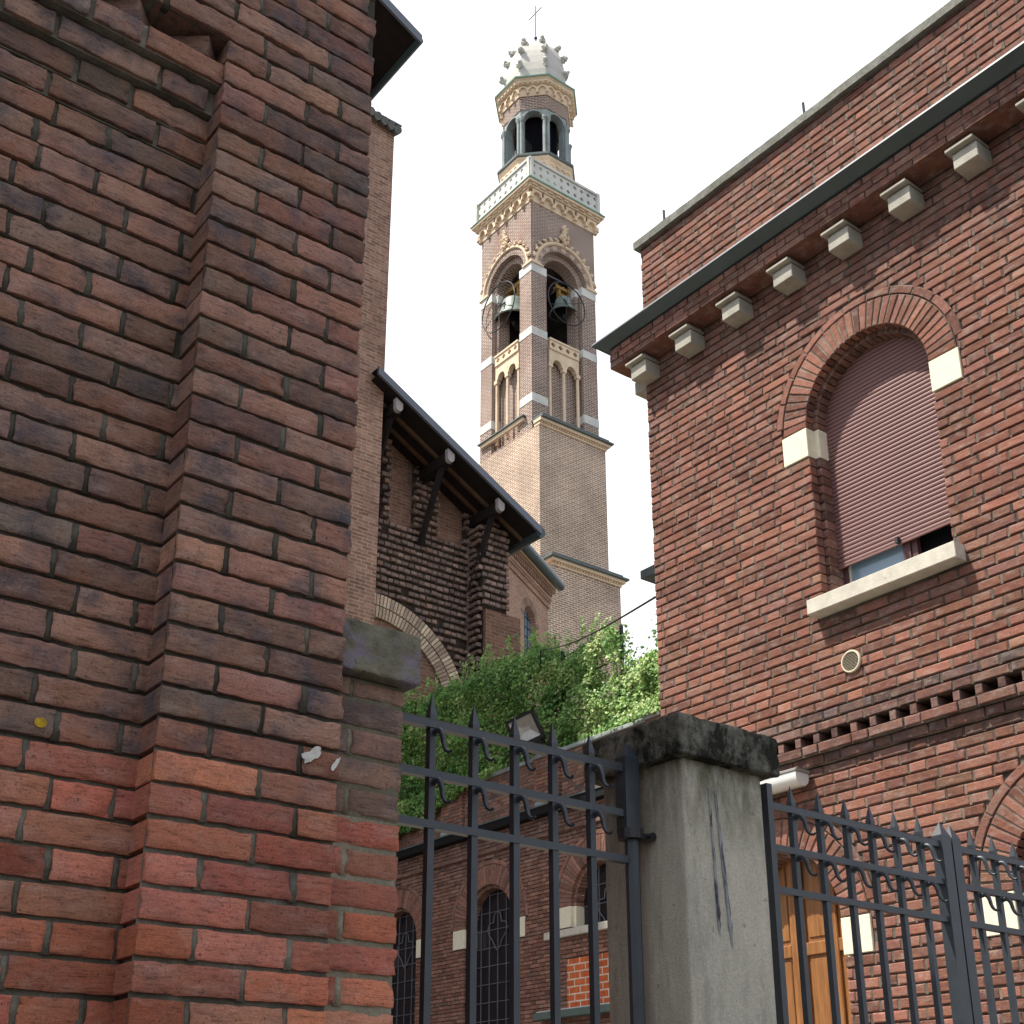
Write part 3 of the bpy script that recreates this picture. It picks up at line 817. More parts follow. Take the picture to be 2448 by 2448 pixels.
def make_leaf(name, loc, label, bars, x0, x1, post, dz, group, scroll_last=True, bare=()):
    g = thing(name, loc, label, 'gate', group)
    rails = [2.626 + dz, 2.495 + dz, 2.366 + dz]
    for i, x in enumerate(bars):
        make_bar(g, x, 2.711 + dz + rnd.uniform(-0.003, 0.003), rails=rails, scroll=True)
    for k, zr in enumerate(rails + [0.95, 0.16]):
        mb = MB()
        mb.abox(x0, x1, GY - 0.0125, GY + 0.0115, zr - 0.010, zr + 0.010)
        if k == 0: mb.abox(x0, x1, GY - 0.012, GY + 0.011, zr + 0.0105, zr + 0.0125, 1)
        mb.build('rail', ['gate_iron', 'rail_rust'], g)
    for (pa, pb, tip) in post:
        mb = MB()
        hw = (pb - pa) / 2; cx = (pa + pb) / 2; hd = 0.021
        zt = 2.711 + dz
        if pa == 2.400:       # the hanging post is thinner below its hinge
            mb.abox(pa, pb, GY - hd, GY + hd, 2.44, zt - 0.052)
            mb.tube([(2.436, GY, 0.02), (2.436, GY, 2.44)], 0.0205, 8)
        else: mb.abox(pa, pb, GY - hd, GY + hd, 0.02, zt - 0.052 if tip else zt - 0.02)
        if tip:
            A = [(pa, GY - hd), (pb, GY - hd), (pb, GY + hd), (pa, GY + hd)]
            for i in range(4):
                j = (i + 1) % 4
                mb.poly([A[i] + (zt - 0.052,), A[j] + (zt - 0.052,), (cx, GY, zt)])
        mb.build('post', 'gate_iron', g)
    return g

G1 = make_leaf('iron_gate', (2.0, GY, 0), 'dark grey spiked iron gate hanging between the brick pier and the stone pillar', [1.755, 1.888, 2.022, 2.153, 2.286], 1.50, 2.41, [(2.400, 2.452, True), (1.53, 1.556, False)], 0.0, 'spiked iron gates')
mb = MB()
mb.tube([(2.430, GY - 0.002, 2.425), (2.430, GY - 0.002, 2.452)], 0.036, 14)
mb.box(lambda a, z, d: (a, d, z), 2.43, 2.51, 2.430, 2.447, GY - 0.014, GY + 0.014)
mb.tube([(2.492, GY - 0.03, 2.438), (2.492, GY + 0.02, 2.438)], 0.012, 8)
mb.build('hinge', 'black_iron', G1)
G2 = make_leaf('iron_gate', (3.4, GY, 0), 'spiked iron gate leaf right of the concrete pillar, in front of the wooden door', [3.125, 3.257, 3.390, 3.520, 3.650, 3.783], 3.0, 3.905, [(2.992, 3.016, False), (3.885, 3.938, True)], -0.010, 'spiked iron gates')
G3 = make_leaf('iron_gate', (4.5, GY, 0), 'spiked iron gate leaf at the far right, cut off by the picture edge', [4.092, 4.225, 4.358, 4.491, 4.624, 4.757, 4.89], 3.97, 4.96, [(3.946, 3.996, True), (4.95, 5.0, True)], -0.012, 'spiked iron gates')

# ================================================================== RIGHT BUILDING
RB = thing('brick_house', (8, 3.5, 0), 'red brick house on the right with an arched shuttered window and stone brackets', 'house')
XF, FC, FZ = 6.30, 0.0664, 4.040
XL_ = 6.355                      # lower storey stands a little back
mpF, mpL = yard_map(XF), yard_map(XL_)
YC0, YC1 = 2.3, 6.38             # extent of the facade
WIN = (4.357, 6.26, 0.49)        # centre, springing, radius
SILLZ = 4.962
def arch_ex(ac, zs, r, zb):
    def f(lo, hi):
        z = (lo + hi) / 2
        if z < zb: return []
        if z <= zs: return [(ac - r, ac + r)]
        h = (hi if False else z) - zs
        if h >= r: return []
        w = math.sqrt(r * r - h * h)
        return [(ac - w, ac + w)]
    return f
def win_ex(lo, hi):
    z = (lo + hi) / 2
    ac, zs, r = WIN
    if z < SILLZ: 
        return [(3.80, 4.90)] if z > 4.86 else []
    if z < 6.035: return [(ac - r, ac + r)]
    if z < 6.26: return [(ac - 0.715, ac + 0.715)]
    h = z - zs
    if h < 0.075: return [(ac - 0.708, ac + 0.708)]
    if h < 0.752:
        w = math.sqrt(0.752 ** 2 - h * h)
        return [(ac - w, ac + w)]
    return []
def win_exm(lo, hi):
    z = (lo + hi) / 2
    ac, zs, r = WIN
    if z < SILLZ: return []
    return arch_ex(ac, zs, 0.56 if z > 6.03 else r + 0.005, SILLZ)(lo, hi)
def ftone(a, z):
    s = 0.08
    if z < 4.24: s = 0.95 if z > 4.17 and z < 4.235 else 0.55  # dirty courses at the pierced band
    if 6.9 < z < 7.6: s = 0.32 + 0.25 * (z - 6.9)  # greyer courses towards the cornice
    if 4.72 < z < 4.86 and 3.8 < a < 4.9: s = 0.4  # greyer strip directly below the sill
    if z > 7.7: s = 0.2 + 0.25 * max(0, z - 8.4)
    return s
def band_ex(lo, hi):
    return []
mb = MB()
FB = 0.0664
# upper storey
brick_face(mb, mpF, YC0, YC1, FZ + FB, 7.76, FB, 0.0, -0.065, ex=win_ex, exm=win_exm, soot=ftone, zref=FZ, ch=0.006, jit=0.0018, md=0.014, hj=0.011)
# pierced course: short bricks with gaps between them
a = 6.34
hp = []
while a > YC0:
    hp.append(a); a -= 0.1462
for i, a in enumerate(hp):
    mb.box(mpF, a - 0.047, a, FZ + 0.002, FZ + FB - 0.004, -0.15, rnd.uniform(-0.006, 0.0), 0, rc(0.7), 0.003, 0.001)
mb.poly([mpF(YC0, FZ - 0.002, -0.15), mpF(YC1, FZ - 0.002, -0.15), mpF(YC1, FZ + FB + 0.002, -0.15), mpF(YC0, FZ + FB + 0.002, -0.15)], 1)
mb.poly([mpF(YC0, FZ + FB + 0.003, 0.0), mpF(YC1, FZ + FB + 0.003, 0.0), mpF(YC1, FZ + FB + 0.003, -0.16), mpF(YC0, FZ + FB + 0.003, -0.16)], 0, (0.4, 0.4, 1))
# two corbel courses under it
for k, dd in ((1, 0.004), (2, -0.030)):
    z0 = FZ - k * FB
    for (p, q) in flemish(YC0, YC1, k % 2):
        mb.box(mpF, p, q, z0 + 0.005, z0 + FB - 0.004, -0.12, dd + rnd.uniform(-0.003, 0.003), 0, rc(0.45 if k == 1 else 0.75), 0.005, 0.0015)
    mb.poly([mpF(YC0, z0, dd - 0.012), mpF(YC1, z0, dd - 0.012), mpF(YC1, z0 + FB, dd - 0.012), mpF(YC0, z0 + FB, dd - 0.012)], 1)
    mb.poly([mpF(YC0, z0 + 0.001, dd - 0.012), mpF(YC1, z0 + 0.001, dd - 0.012), mpF(YC1, z0 + 0.001, -0.13), mpF(YC0, z0 + 0.001, -0.13)], 1)
# lower storey with the door and the second arched opening
DOOR = (5.465, 2.945, 0.495); ARC2 = (3.325, 2.935, 0.495)
def low_ex(lo, hi, ro=0.765, ri=0.495, ri_m=None):
    z = (lo + hi) / 2
    out = []
    for (ac, zs, r) in (DOOR, ARC2):
        if z < zs - 0.235: out.append((ac - ri, ac + ri))
        elif z < zs: out.append((ac - 0.715, ac + 0.715))
        else:
            h = z - zs
            if h < 0.075: out.append((ac - 0.708, ac + 0.708))
            elif h < ro: w = math.sqrt(ro * ro - h * h); out.append((ac - w, ac + w))
    return out
def low_exm(lo, hi):
    z = (lo + hi) / 2
    out = []
    for (ac, zs, r) in (DOOR, ARC2): out += arch_ex(ac, zs, 0.5 if z < zs - 0.24 else 0.57, 0.0)(lo, hi)
    return out
brick_face(mb, mpL, YC0, YC1, FZ - 60 * FB, FZ - 2 * FB, FB, 0.0, -0.065, ex=low_ex, exm=low_exm, soot=lambda a, z: 0.6 if z > 3.84 else 0.12, zref=FZ, ch=0.006, jit=0.0018, md=0.014, hj=0.011)
mb.build('wall', ['brick', 'mortar'], RB)

mb = MB()      # other walls
mb.abox(XF + 0.46, 13.0, YC1 - 0.3, YC1 - 0.004, 0, 8.69)
mb.abox(XF + 0.066, XF + 0.46, YC1 - 0.064, YC1 - 0.004, 4.05, 8.69)
mb.abox(XL_ + 0.016, 13.0, YC0 - 0.3, YC0 - 0.004, 0, 8.69)
mb.abox(12.7, 13.0, YC0 - 0.002, YC1 - 0.302, 0, 8.69)
mb.abox(XF + 0.5, 12.69, YC0, YC1 - 0.31, 8.2, 8.4)
mb.build('rear_wall', 'brick_side', RB)

# parapet over the cornice
mb = MB()
brick_face(mb, mpF, YC0, YC1, FZ + 56 * FB, 8.70, FB, 0.0, -0.065, soot=ftone, zref=FZ, ch=0.006, jit=0.0018, md=0.014, hj=0.011, hd=0.002)
mb.build('parapet', ['brick', 'mortar'], RB)
mb = MB()
rough = MB()
prof = [(6.262, 8.708), (6.258, 8.775), (6.275, 8.793), (6.60, 8.800), (6.60, 8.708)]
ny = 60
for i in range(ny):
    y0 = YC0 + (6.42 - YC0) * i / ny; y1 = YC0 + (6.42 - YC0) * (i + 1) / ny
    for k in range(len(prof)):
        p, q = prof[k], prof[(k + 1) % len(prof)]
        j = lambda pt, y: (pt[0] + 0.004 * noise.noise(Vector((y * 9, pt[1] * 20, 1))), y, pt[1] + 0.005 * noise.noise(Vector((y * 12, pt[0] * 20, 7))))
        rough.poly([j(p, y0), j(p, y1), j(q, y1), j(q, y0)])
rough.poly([(p[0], 6.42, p[1]) for p in prof])
rough.build('coping', 'coping', RB)
for (y, h) in ((6.12, 0.17), (4.63, 0.17)):
    mb = MB()
    mb.tube([(6.34, y, 8.79), (6.34, y + 0.003, 8.79 + h)], 0.011, 8)
    mb.tube([(6.34, y, 8.80), (6.34, y - 0.05, 8.812)], 0.008, 6)
    mb.build('spike', 'black_iron', RB)

# brick cornice ledge and metal gutter, both turning the corner
mb = MB()
mpG = yard_map(6.10)
for k in range(3):
    z0 = 7.553 + k * 0.0585
    for (p, q) in flemish(YC0, 6.58, k % 2):
        mb.box(mpG, p, q, z0 + 0.004, z0 + 0.0565, -0.195, rnd.uniform(-0.003, 0.002), 0, rc(0.35), 0.004, 0.0012)
mb.poly([mpG(YC0, 7.553, -0.012), mpG(6.58, 7.553, -0.012), mpG(6.58, 7.73, -0.012), mpG(YC0, 7.73, -0.012)], 1)
mb.poly([mpG(YC0, 7.5545, -0.005), mpG(6.58, 7.5545, -0.005), mpG(6.58, 7.5545, -0.2), mpG(YC0, 7.5545, -0.2)], 0, (0.1, 0.4, 0.3))
mb.abox(6.112, 9.0, 6.384, 6.578, 7.556, 7.728, 0, (0.2, 0.4, 0.3))
mb.build('cornice', ['brick', 'mortar'], RB)
mb = MB()
gp = [(6.0, 7.800), (5.995, 7.782), (6.085, 7.733), (6.298, 7.733), (6.298, 7.800)]
for k in range(5):
    p, q = gp[k], gp[(k + 1) % 5]
    e = lambda pt: 6.38 + (6.30 - pt[0])
    mb.poly([(p[0], YC0, p[1]), (p[0], e(p), p[1]), (q[0], e(q), q[1]), (q[0], YC0, q[1])], 1 if k == 0 else 0)
    mb.poly([(p[0], e(p), p[1]), (9.0, e(p), p[1]), (9.0, e(q), q[1]), (q[0], e(q), q[1])], 1 if k == 0 else 0)
mb.build('gutter', ['gutter', 'barge'], RB)

for i in range(9):
    yl = 6.392 - 0.4955 * i; yr = yl - 0.171
    mb = MB(); mp = yard_map(6.15)
    mb.box(mp, yr, yl, 7.372, 7.482, -0.16, 0.0, 0, ch=0.004, jit=0.001)
    mb.box(mp, yr + 0.002, yl + 0.028, 7.5, 7.522, -0.15, 0.035, 0, ch=0.003)
    mb.box(mp, yr + 0.02, yl - 0.02, 7.480, 7.552, -0.15, -0.012)
    mb.build('bracket', 'bracket', RB)
mb = MB(); mp = lambda a, z, d: (a, 6.53 + d, z)
mb.box(mp, 6.32, 6.49, 7.372, 7.482, -0.15, 0.0, 0, ch=0.004); mb.box(mp, 6.33, 6.48, 7.484, 7.552, -0.15, -0.02)
mb.build('bracket', 'bracket', RB)

def opening(parent, mp, ac, zs, zb, name, soot=0.05, inner=True):
    """brick arch with thin outer band, stone imposts, stepped reveal"""
    mb = MB()
    ring(mb, mp, ac, zs, 0.492, 0.688, 33, -0.07, 0.004, 0.011, 0, 0.004, 1, soot)
    ring(mb, mp, ac, zs, 0.698, 0.750, 11, -0.05, 0.005, 0.012, 0, 0.004, 3, soot + 0.1, R(6), R(174))
    mb.build('arch', ['brick', 'mortar'], parent)
    for s in (-1, 1):
        mb = MB()
        p, q = sorted((ac + s * 0.492, ac + s * 0.705))
        mb.box(mp, p, q, zs - 0.222, zs - 0.004, -0.075, 0.006, 0, ch=0.003)
        p, q = sorted((ac + s * 0.455, ac + s * 0.60))
        mb.box(mp, p, q, zs - 0.222, zs - 0.004, -0.205, -0.076, 0, ch=0.003)
        mb.build('impost', 'impost', parent)
    mb = MB()
    # inner order, set back
    ring(mb, mp, ac, zs, 0.457, 0.60, 30, -0.205, -0.07, 0.009, 0, 0.006, 1, 0.45)
    mb.build('reveal', ['brick', 'mortar'], parent)
    for s in (-1, 1):
        mb = MB()
        z = zs - 0.232 - FB
        while z > zb - FB:
            lo = max(z, zb)
            p, q = sorted((ac + s * (0.457 + rnd.uniform(-0.003, 0.003)), ac + s * 0.60))
            mb.box(mp, p, q, lo + 0.004, z + FB - 0.004, -0.205, -0.07, 0, rc(0.45), 0.006, 0.0015)
            x = ac + s * 0.465
            mb.poly([mp(x, lo, -0.21), mp(x, lo, -0.078), mp(x, z + FB, -0.078), mp(x, z + FB, -0.21)], 1)
            z -= FB
        mb.build('reveal', ['brick', 'mortar'], parent)

# --- shuttered window
wroot = RB
opening(RB, mpF, *WIN[:2], SILLZ, 'window')
mb = MB()
ac = WIN[0]
mb.box(mpF, 3.795, 4.902, 4.856, 4.960, -0.02, 0.10, 0, ch=0.004, jit=0.0015)
mb.box(mpF, ac - 0.5, ac + 0.5, 4.880, 4.967, -0.26, -0.02, 0)
mb.build('sill', 'travertine', RB)
mb = MB()
z = 5.238; i = 0
while z < 6.73:      # roller shutter slats
    h = 0.0305
    d0 = -0.165
    P = [(z, d0 - 0.006), (z + 0.005, d0), (z + h * 0.5, d0 + 0.0025), (z + h - 0.006, d0), (z + h - 0.001, d0 - 0.007), (z + h, d0 - 0.010)]
    for k in range(5):
        mb.poly([mpF(ac - 0.47, P[k][0], P[k][1]), mpF(ac + 0.47, P[k][0], P[k][1]), mpF(ac + 0.47, P[k + 1][0], P[k + 1][1]), mpF(ac - 0.47, P[k + 1][0], P[k + 1][1])], 0, (0.5, 0.5, 0))
    z += h; i += 1
mb.box(mpF, ac - 0.47, ac + 0.47, 5.225, 5.238, -0.176, -0.160)
sh = mb.build('shutter', 'shutter', RB)
mb = MB(); mb.box(mpF, 4.325, 4.345, 5.222, 5.262, -0.16, -0.125); mb.build('stopper', 'black_iron', sh)
mb = MB()
mb.box(mpF, ac - 0.47, ac - 0.42, 4.968, 5.6, -0.235, -0.195); mb.box(mpF, ac + 0.41, ac + 0.47, 4.968, 5.6, -0.235, -0.195)
mb.box(mpF, ac - 0.075, ac - 0.02, 4.968, 5.6, -0.235, -0.190); mb.box(mpF, ac - 0.12, ac - 0.08, 4.968, 5.6, -0.240, -0.20)
mb.box(mpF, ac - 0.02, ac + 0.41, 4.968, 4.99, -0.235, -0.195)
wf = mb.build('window_frame', 'frame', RB)
mb = MB(); mb.box(mpF, ac - 0.015, ac + 0.405, 4.99, 5.6, -0.23, -0.215); mb.build('pane', 'blue_glass', wf)
mb = MB(); mb.box(mpF, ac + 0.395, ac + 0.408, 4.991, 5.6, -0.214, -0.196); mb.build('sash', 'white_frame', wf)
mb = MB()
mb.box(mpF, ac - 0.62, ac + 0.62, 4.90, 6.9, -0.9, -0.26)
mb.build('dark_interior', 'dark_room', RB)

# --- wooden door
opening(RB, mpL, *DOOR[:2], 0.0, 'door')
mb = MB(); ac, zs = DOOR[0], DOOR[1]
d0 = -0.20
mb.box(mpL, ac - 0.46, ac + 0.46, 0.02, zs + 0.5, d0 - 0.05, d0)
cols = [(-0.455, -0.30), (-0.255, -0.045), (0.045, 0.255), (0.30, 0.455)]
edges = [-0.46, -0.415, -0.30, -0.255, -0.045, -0.004, 0.004, 0.045, 0.255, 0.30, 0.415, 0.46]
for (p, q) in ((-0.46, -0.425), (-0.315, -0.245), (-0.06, -0.003), (0.003, 0.06), (0.245, 0.315), (0.425, 0.46)):
    mb.box(mpL, ac + p, ac + q, 0.03, zs + 0.48, d0, d0 + 0.022, 0, ch=0.006)
for (z0, z1) in ((0.03, 0.2), (0.95, 1.04), (1.55, 1.63), (2.185, 2.265), (2.785, 2.865)):
    for (p, q) in ((-0.425, -0.315), (-0.245, -0.06), (0.06, 0.245), (0.315, 0.425)):
        mb.box(mpL, ac + p, ac + q, z0, z1, d0, d0 + 0.020, 0, ch=0.005)
        mb.box(mpL, ac + p + 0.02, ac + q - 0.02, z1 + 0.03, z1 + 0.50, d0, d0 + 0.008, 0, ch=0.004)
mb.build('door', 'door', RB)

# --- second arched opening at the right edge
opening(RB, mpL, *ARC2[:2], 0.9, 'window')
mb = MB(); ac, zs = ARC2[0], ARC2[1]
mb.box(mpL, ac - 0.5, ac + 0.5, 0.9, zs + 0.5, -0.24, -0.21)
wp = mb.build('window', 'dark_glass', RB)
mb = MB()
for x in (-0.44, 0.0, 0.44): mb.box(mpL, ac + x - 0.022, ac + x + 0.022, 0.9, zs + 0.46, -0.209, -0.18)
mb.box(mpL, ac - 0.46, ac + 0.46, zs - 0.02, zs + 0.03, -0.209, -0.182)
mb.build('frame', 'frame', wp)

# --- vent and lamp on the facade
VG = thing('vent_grille', (XF, 4.668, 4.489), 'round beige louvred vent grille set in the red brick wall below the window sill', 'vent')
mb = MB()
for i in range(28):
    t0, t1 = 2 * math.pi * i / 28, 2 * math.pi * (i + 1) / 28
    P = lambda r, t, d: mpF(4.668 + r * math.cos(t), 4.489 + r * math.sin(t), d)
    for (ra, da, rb, db) in ((0.074, 0.0, 0.074, 0.014), (0.074, 0.014, 0.070, 0.018), (0.070, 0.018, 0.063, 0.018), (0.063, 0.018, 0.061, 0.006)):
        mb.poly([P(ra, t0, da), P(ra, t1, da), P(rb, t1, db), P(rb, t0, db)])
mb.build('rim', 'vent', VG)
mb = MB()
for i in range(-6, 7):
    z = 4.489 + i * 0.0094
    w = math.sqrt(max(0.0, 0.0625 ** 2 - (i * 0.0094) ** 2))
    if w > 0.01:
        mb.poly([mpF(4.668 - w, z + 0.004, 0.006), mpF(4.668 + w, z + 0.004, 0.006), mpF(4.668 + w, z - 0.0025, 0.015), mpF(4.668 - w, z - 0.0025, 0.015)])
mb.build('louvre', 'vent', VG)
mb = MB(); mb.poly([P(0.0625, 2 * math.pi * i / 24, 0.0075 - 0.002) for i in range(24)]); mb.build('backing', 'dark_room', VG)

WL = thing('wall_lamp', (XL_, 5.35, 3.86), 'long white tube wall lamp fixed over the wooden door, half behind the pillar cap', 'lamp')
mb = MB(); mpW = yard_map(XL_)
y0, y1 = 5.098, 5.74
mb.box(mpW, y0, y1, 3.868, 3.888, 0.02, 0.155, 0, ch=0.004)
mb.box(mpW, y0 + 0.05, y1 - 0.05, 3.80, 3.89, 0.0, 0.03)
for yy in (y0 + 0.02, y0 + 0.15, y0 + 0.33):
    mb.tube([mpW(yy, 3.888, 0.12), mpW(yy, 3.9, 0.12)], 0.008, 6)
mb.build('housing', 'lamp_grey', WL)
mb = MB()
n = 18
for i in range(n):
    t0, t1 = math.pi * i / n, math.pi * (i + 1) / n
    q = lambda t, y: mpW(y, 3.866 - 0.085 * math.sin(t) ** 0.6, 0.0875 - 0.062 * math.cos(t))
    mb.poly([q(t0, y0 + 0.008), q(t1, y0 + 0.008), q(t1, y1 - 0.008), q(t0, y1 - 0.008)])
mb.poly([mpW(y0 + 0.008, 3.866 - 0.085 * math.sin(math.pi * i / 12) ** 0.6, 0.0875 - 0.062 * math.cos(math.pi * i / 12)) for i in range(13)])
mb.build('diffuser', 'lamp_white', WL, smooth=False)

# ================================================================== CHAPEL WING (far side of the court)
CW = thing('chapel_wing', (15, 18, 0), 'low red brick wing with tall arched leaded windows, a black gutter and a terrace parapet', 'building')
XW = 13.7
mpW = yard_map(XW)
WS = [(15.42, 5.43, 5.06), (18.38, 5.43, 2.2), (21.33, 5.43, 2.2), (12.45, 5.43, 5.06), (9.5, 5.43, 2.2)]
RI, RO, RBD = 0.70, 1.05, 1.135
def wex(lo, hi):
    z = (lo + hi) / 2; out = []
    for (ac, zs, zb) in WS:
        if z < zb: continue
        if z < zs - 0.345: out.append((ac - RI, ac + RI))
        elif z < zs: out.append((ac - RO, ac + RO))
        elif z < zs + RBD:
            w = math.sqrt(RBD ** 2 - (z - zs) ** 2); out.append((ac - w, ac + w))
    if 3.80 < z < 4.58: out.append((14.3, 16.25))
    return out
def wexm(lo, hi):
    z = (lo + hi) / 2; out = []
    for (ac, zs, zb) in WS: out += arch_ex(ac, zs, RI + 0.1 if z > zs - 0.33 else RI, zb)(lo, hi)
    return out
def wtone(a, z):
    return 0.15 + 0.55 * max(0, z - 5.9) / 1.3  # greyer bricks towards the gutter
mb = MB()
brick_face(mb, mpW, 6.4, 23.3, 2.0, 7.05, 0.0664, 0, -0.04, ex=wex, exm=wexm, soot=wtone, ch=0, jit=0.002, md=0.016, hj=0.013, zref=0.02, hd=0.006)
mb.abox(XW + 0.02, XW + 0.4, 6.4, 23.3, 0, 2.0, 0, (0.4, 0.4, 0.2))
mb.abox(XW + 0.02, 17.0, 23.3, 23.38, 0, 7.2, 0, (0.4, 0.4, 0.2))
mb.box(mpW, 6.4, 23.3, 6.685, 6.745, -0.03, 0.035, 0, (0.3, 0.3, 0.5))
for k in range(70):
    p = 6.4 + k * 0.245
    mb.box(mpW, p, p + 0.235, 6.69, 6.742, 0.0, 0.045 + rnd.uniform(-0.004, 0.004), 0, rc(0.5), 0.004)
mb.build('wall', ['wing_brick', 'wing_mortar'], CW)
mb = MB()
for (p, q) in ((6.4, 23.3),):
    mb.box(mpW, p, q, 7.055, 7.19, -0.02, 0.14)
    mb.box(mpW, p, q, 7.19, 7.215, -0.1, 0.16, 1)
mb.build('gutter', ['gutter_black', 'lead_slab'], CW)
mb = MB(); mpT = yard_map(XW + 0.06)
PIL = [(19.21, 19.89), (16.38, 17.04), (13.5, 14.2), (22.1, 22.8)]
brick_face(mb, mpT, 12.6, 23.3, 7.22, 8.10, 0.0664, 0, -0.04, soot=lambda a, z: 0.25 if rnd.random() > 0.1 else 0.9, ch=0, jit=0.002, md=0.007, hj=0.014, hd=0.004)
for (p, q) in PIL:
    brick_face(mb, yard_map(XW - 0.01), p, q, 7.35, 8.10, 0.0664, 0, -0.07, soot=lambda a, z: 0.0 if rnd.random() > 0.15 else 0.6, ch=0, jit=0.002, md=0.012, hj=0.013, hd=0.004)
mb.abox(XW + 0.08, XW + 0.26, 12.6, 23.3, 7.2, 8.1, 0, (0.4, 0.4, 0.3))
mb.build('terrace_parapet', ['wing_brick', 'parapet_mortar'], CW)
mb = MB()
for (p, q) in PIL: mb.box(mpT, p + 0.02, q - 0.02, 7.225, 7.34, -0.03, 0.09, 0, ch=0.01)
mb.build('pilaster_base', 'grey_stone', CW)
mb = MB(); mb.box(mpT, 12.6, 23.3, 8.102, 8.175, -0.24, 0.05, 0, ch=0.01); 
for (p, q) in PIL: mb.box(mpT, p - 0.03, q + 0.03, 8.104, 8.185, -0.02, 0.115, 0, ch=0.01)
mb.build('parapet_coping', 'grey_stone', CW)
mb = MB(); mb.abox(XW + 0.1, 17.0, 6.4, 23.3, 6.9, 7.18); mb.build('terrace', 'paving', CW)
for (ac, zs, zb) in WS[:3]:
    mb = MB()
    ring(mb, mpW, ac, zs, RI, RO, 38, -0.06, 0.006, 0.012, 0, 0.004, 1, 0.15)
    ring(mb, mpW, ac, zs, RO + 0.012, RBD, 15, -0.05, 0.006, 0.014, 0, 0.003, 3, 0.25)
    mb.build('arch', ['wing_brick', 'wing_mortar'], CW)
    for s in (-1, 1):
        mb = MB()
        p, q = sorted((ac + s * RI, ac + s * RO))
        mb.box(mpW, p, q, zs - 0.34, zs - 0.003, -0.06, 0.008, 0, ch=0.004)
        p, q = sorted((ac + s * (RI - 0.06), ac + s * (RI + 0.1)))
        mb.box(mpW, p, q, zs - 0.34, zs - 0.003, -0.26, -0.062)
        mb.build('impost', 'impost', CW)
    mb = MB()
    ri = RI - 0.06
    ring(mb, mpW, ac, zs, ri, RI + 0.1, 34, -0.26, -0.06, 0.01, 0, 0.005, 1, 0.4)
    mb.build('reveal', ['wing_brick', 'wing_mortar'], CW)
    for s in (-1, 1):
        mb = MB()
        p, q = sorted((ac + s * ri, ac + s * (RI + 0.1)))
        mb.box(mpW, p, q, zb, zs - 0.343, -0.26, -0.06, 0, (0.4, 0.4, 0.4))
        mb.build('reveal', ['wing_brick', 'wing_mortar'], CW)
    mb = MB()
    g = [(ac - ri, zb)] + [(ac - ri * math.cos(math.pi * i / 20), zs + ri * math.sin(math.pi * i / 20)) for i in range(21)] + [(ac + ri, zb)]
    mb.poly([mpW(x + (0.02 if x > ac else -0.02), z, -0.235) for x, z in g])
    wd = mb.build('window', 'dark_glass', CW)
    mb = MB()
    def hw(z): return ri if z <= zs else math.sqrt(max(0, ri * ri - (z - zs) ** 2))
    for i in range(-2, 3):
        x = i * 0.245
        top = zs + math.sqrt(max(0, ri * ri - x * x))
        mb.box(mpW, ac + x - 0.007, ac + x + 0.007, zb, top, -0.232, -0.215)
    z = zb + 0.05
    while z < zs + ri - 0.05:
        w = hw(z)
        mb.box(mpW, ac - w, ac + w, z - 0.006, z + 0.006, -0.232, -0.216)
        z += 0.312
    # pointed quatrefoil
    zc = zs - 0.08
    tab = [(-90, 0.36), (-72, 0.27), (-50, 0.215), (-25, 0.23), (0, 0.275), (20, 0.28), (36, 0.235), (50, 0.165), (62, 0.225), (75, 0.30), (90, 0.325)]
    pts = []
    for i in range(48):
        t = -90 + 7.5 * i
        tt = t if t <= 90 else 180 - t
        r = interp(tt, tab)
        pts.append((ac + r * math.cos(R(t)), zc + r * math.sin(R(t))))
    mb.tube([mpW(x, z, -0.212) for x, z in pts], 0.010, 6, close=True)
    mb.build('lead_grid', 'lead', wd)
mb = MB(); mb.box(mpW, 14.2, 16.75, 4.935, 5.055, -0.26, 0.07, 0, ch=0.008); mb.build('sill', 'travertine', CW)
mb = MB(); mb.box(mpW, 14.3, 16.25, 3.80, 4.58, -0.06, -0.004); mb.build('brick_infill', 'orange_brick', CW)
mb = MB(); mb.box(mpW, 14.2, 16.86, 3.66, 3.775, -0.02, 0.20, 0, ch=0.006); mb.box(mpW, 14.2, 16.84, 3.777, 3.797, -0.02, 0.16, 1)
mb.build('door_canopy', ['green_ledge', 'white_stone'], CW)

# floodlight on the parapet
FL = thing('floodlight', (13.5, 16.93, 8.19), 'black rectangular floodlight standing on the terrace parapet in front of the ivy', 'lamp')
fw = Vector((-0.80, -0.45, -0.40)).normalized(); fr = fw.cross(Vector((0, 0, 1))).normalized(); fu = fr.cross(fw)
roll = R(-17)
fr, fu = fr * math.cos(roll) + fu * math.sin(roll), fu * math.cos(roll) - fr * math.sin(roll)
fc = Vector((13.40, 16.93, 8.60))
mpFl = lambda a, z, d: tuple(fc + (fr * a + fu * z + fw * d) * 1.38)
mb = MB()
for (p, q, z0, z1) in ((-0.21, -0.17, -0.19, 0.19), (0.17, 0.21, -0.19, 0.19), (-0.17, 0.17, -0.19, -0.15), (-0.17, 0.17, 0.15, 0.19)):
    mb.box(mpFl, p, q, z0, z1, -0.03, 0.03)
i0 = [(-0.20, -0.18), (0.20, -0.18), (0.20, 0.18), (-0.20, 0.18)]
i1 = [(-0.12, -0.10), (0.12, -0.10), (0.12, 0.10), (-0.12, 0.10)]
for k in range(4):
    j = (k + 1) % 4
    mb.poly([mpFl(*i0[k], -0.03), mpFl(*i0[j], -0.03), mpFl(*i1[j], -0.16), mpFl(*i1[k], -0.16)])
mb.poly([mpFl(*p, -0.16) for p in i1])
mb.build('housing', 'flood_black', FL)
mb = MB()
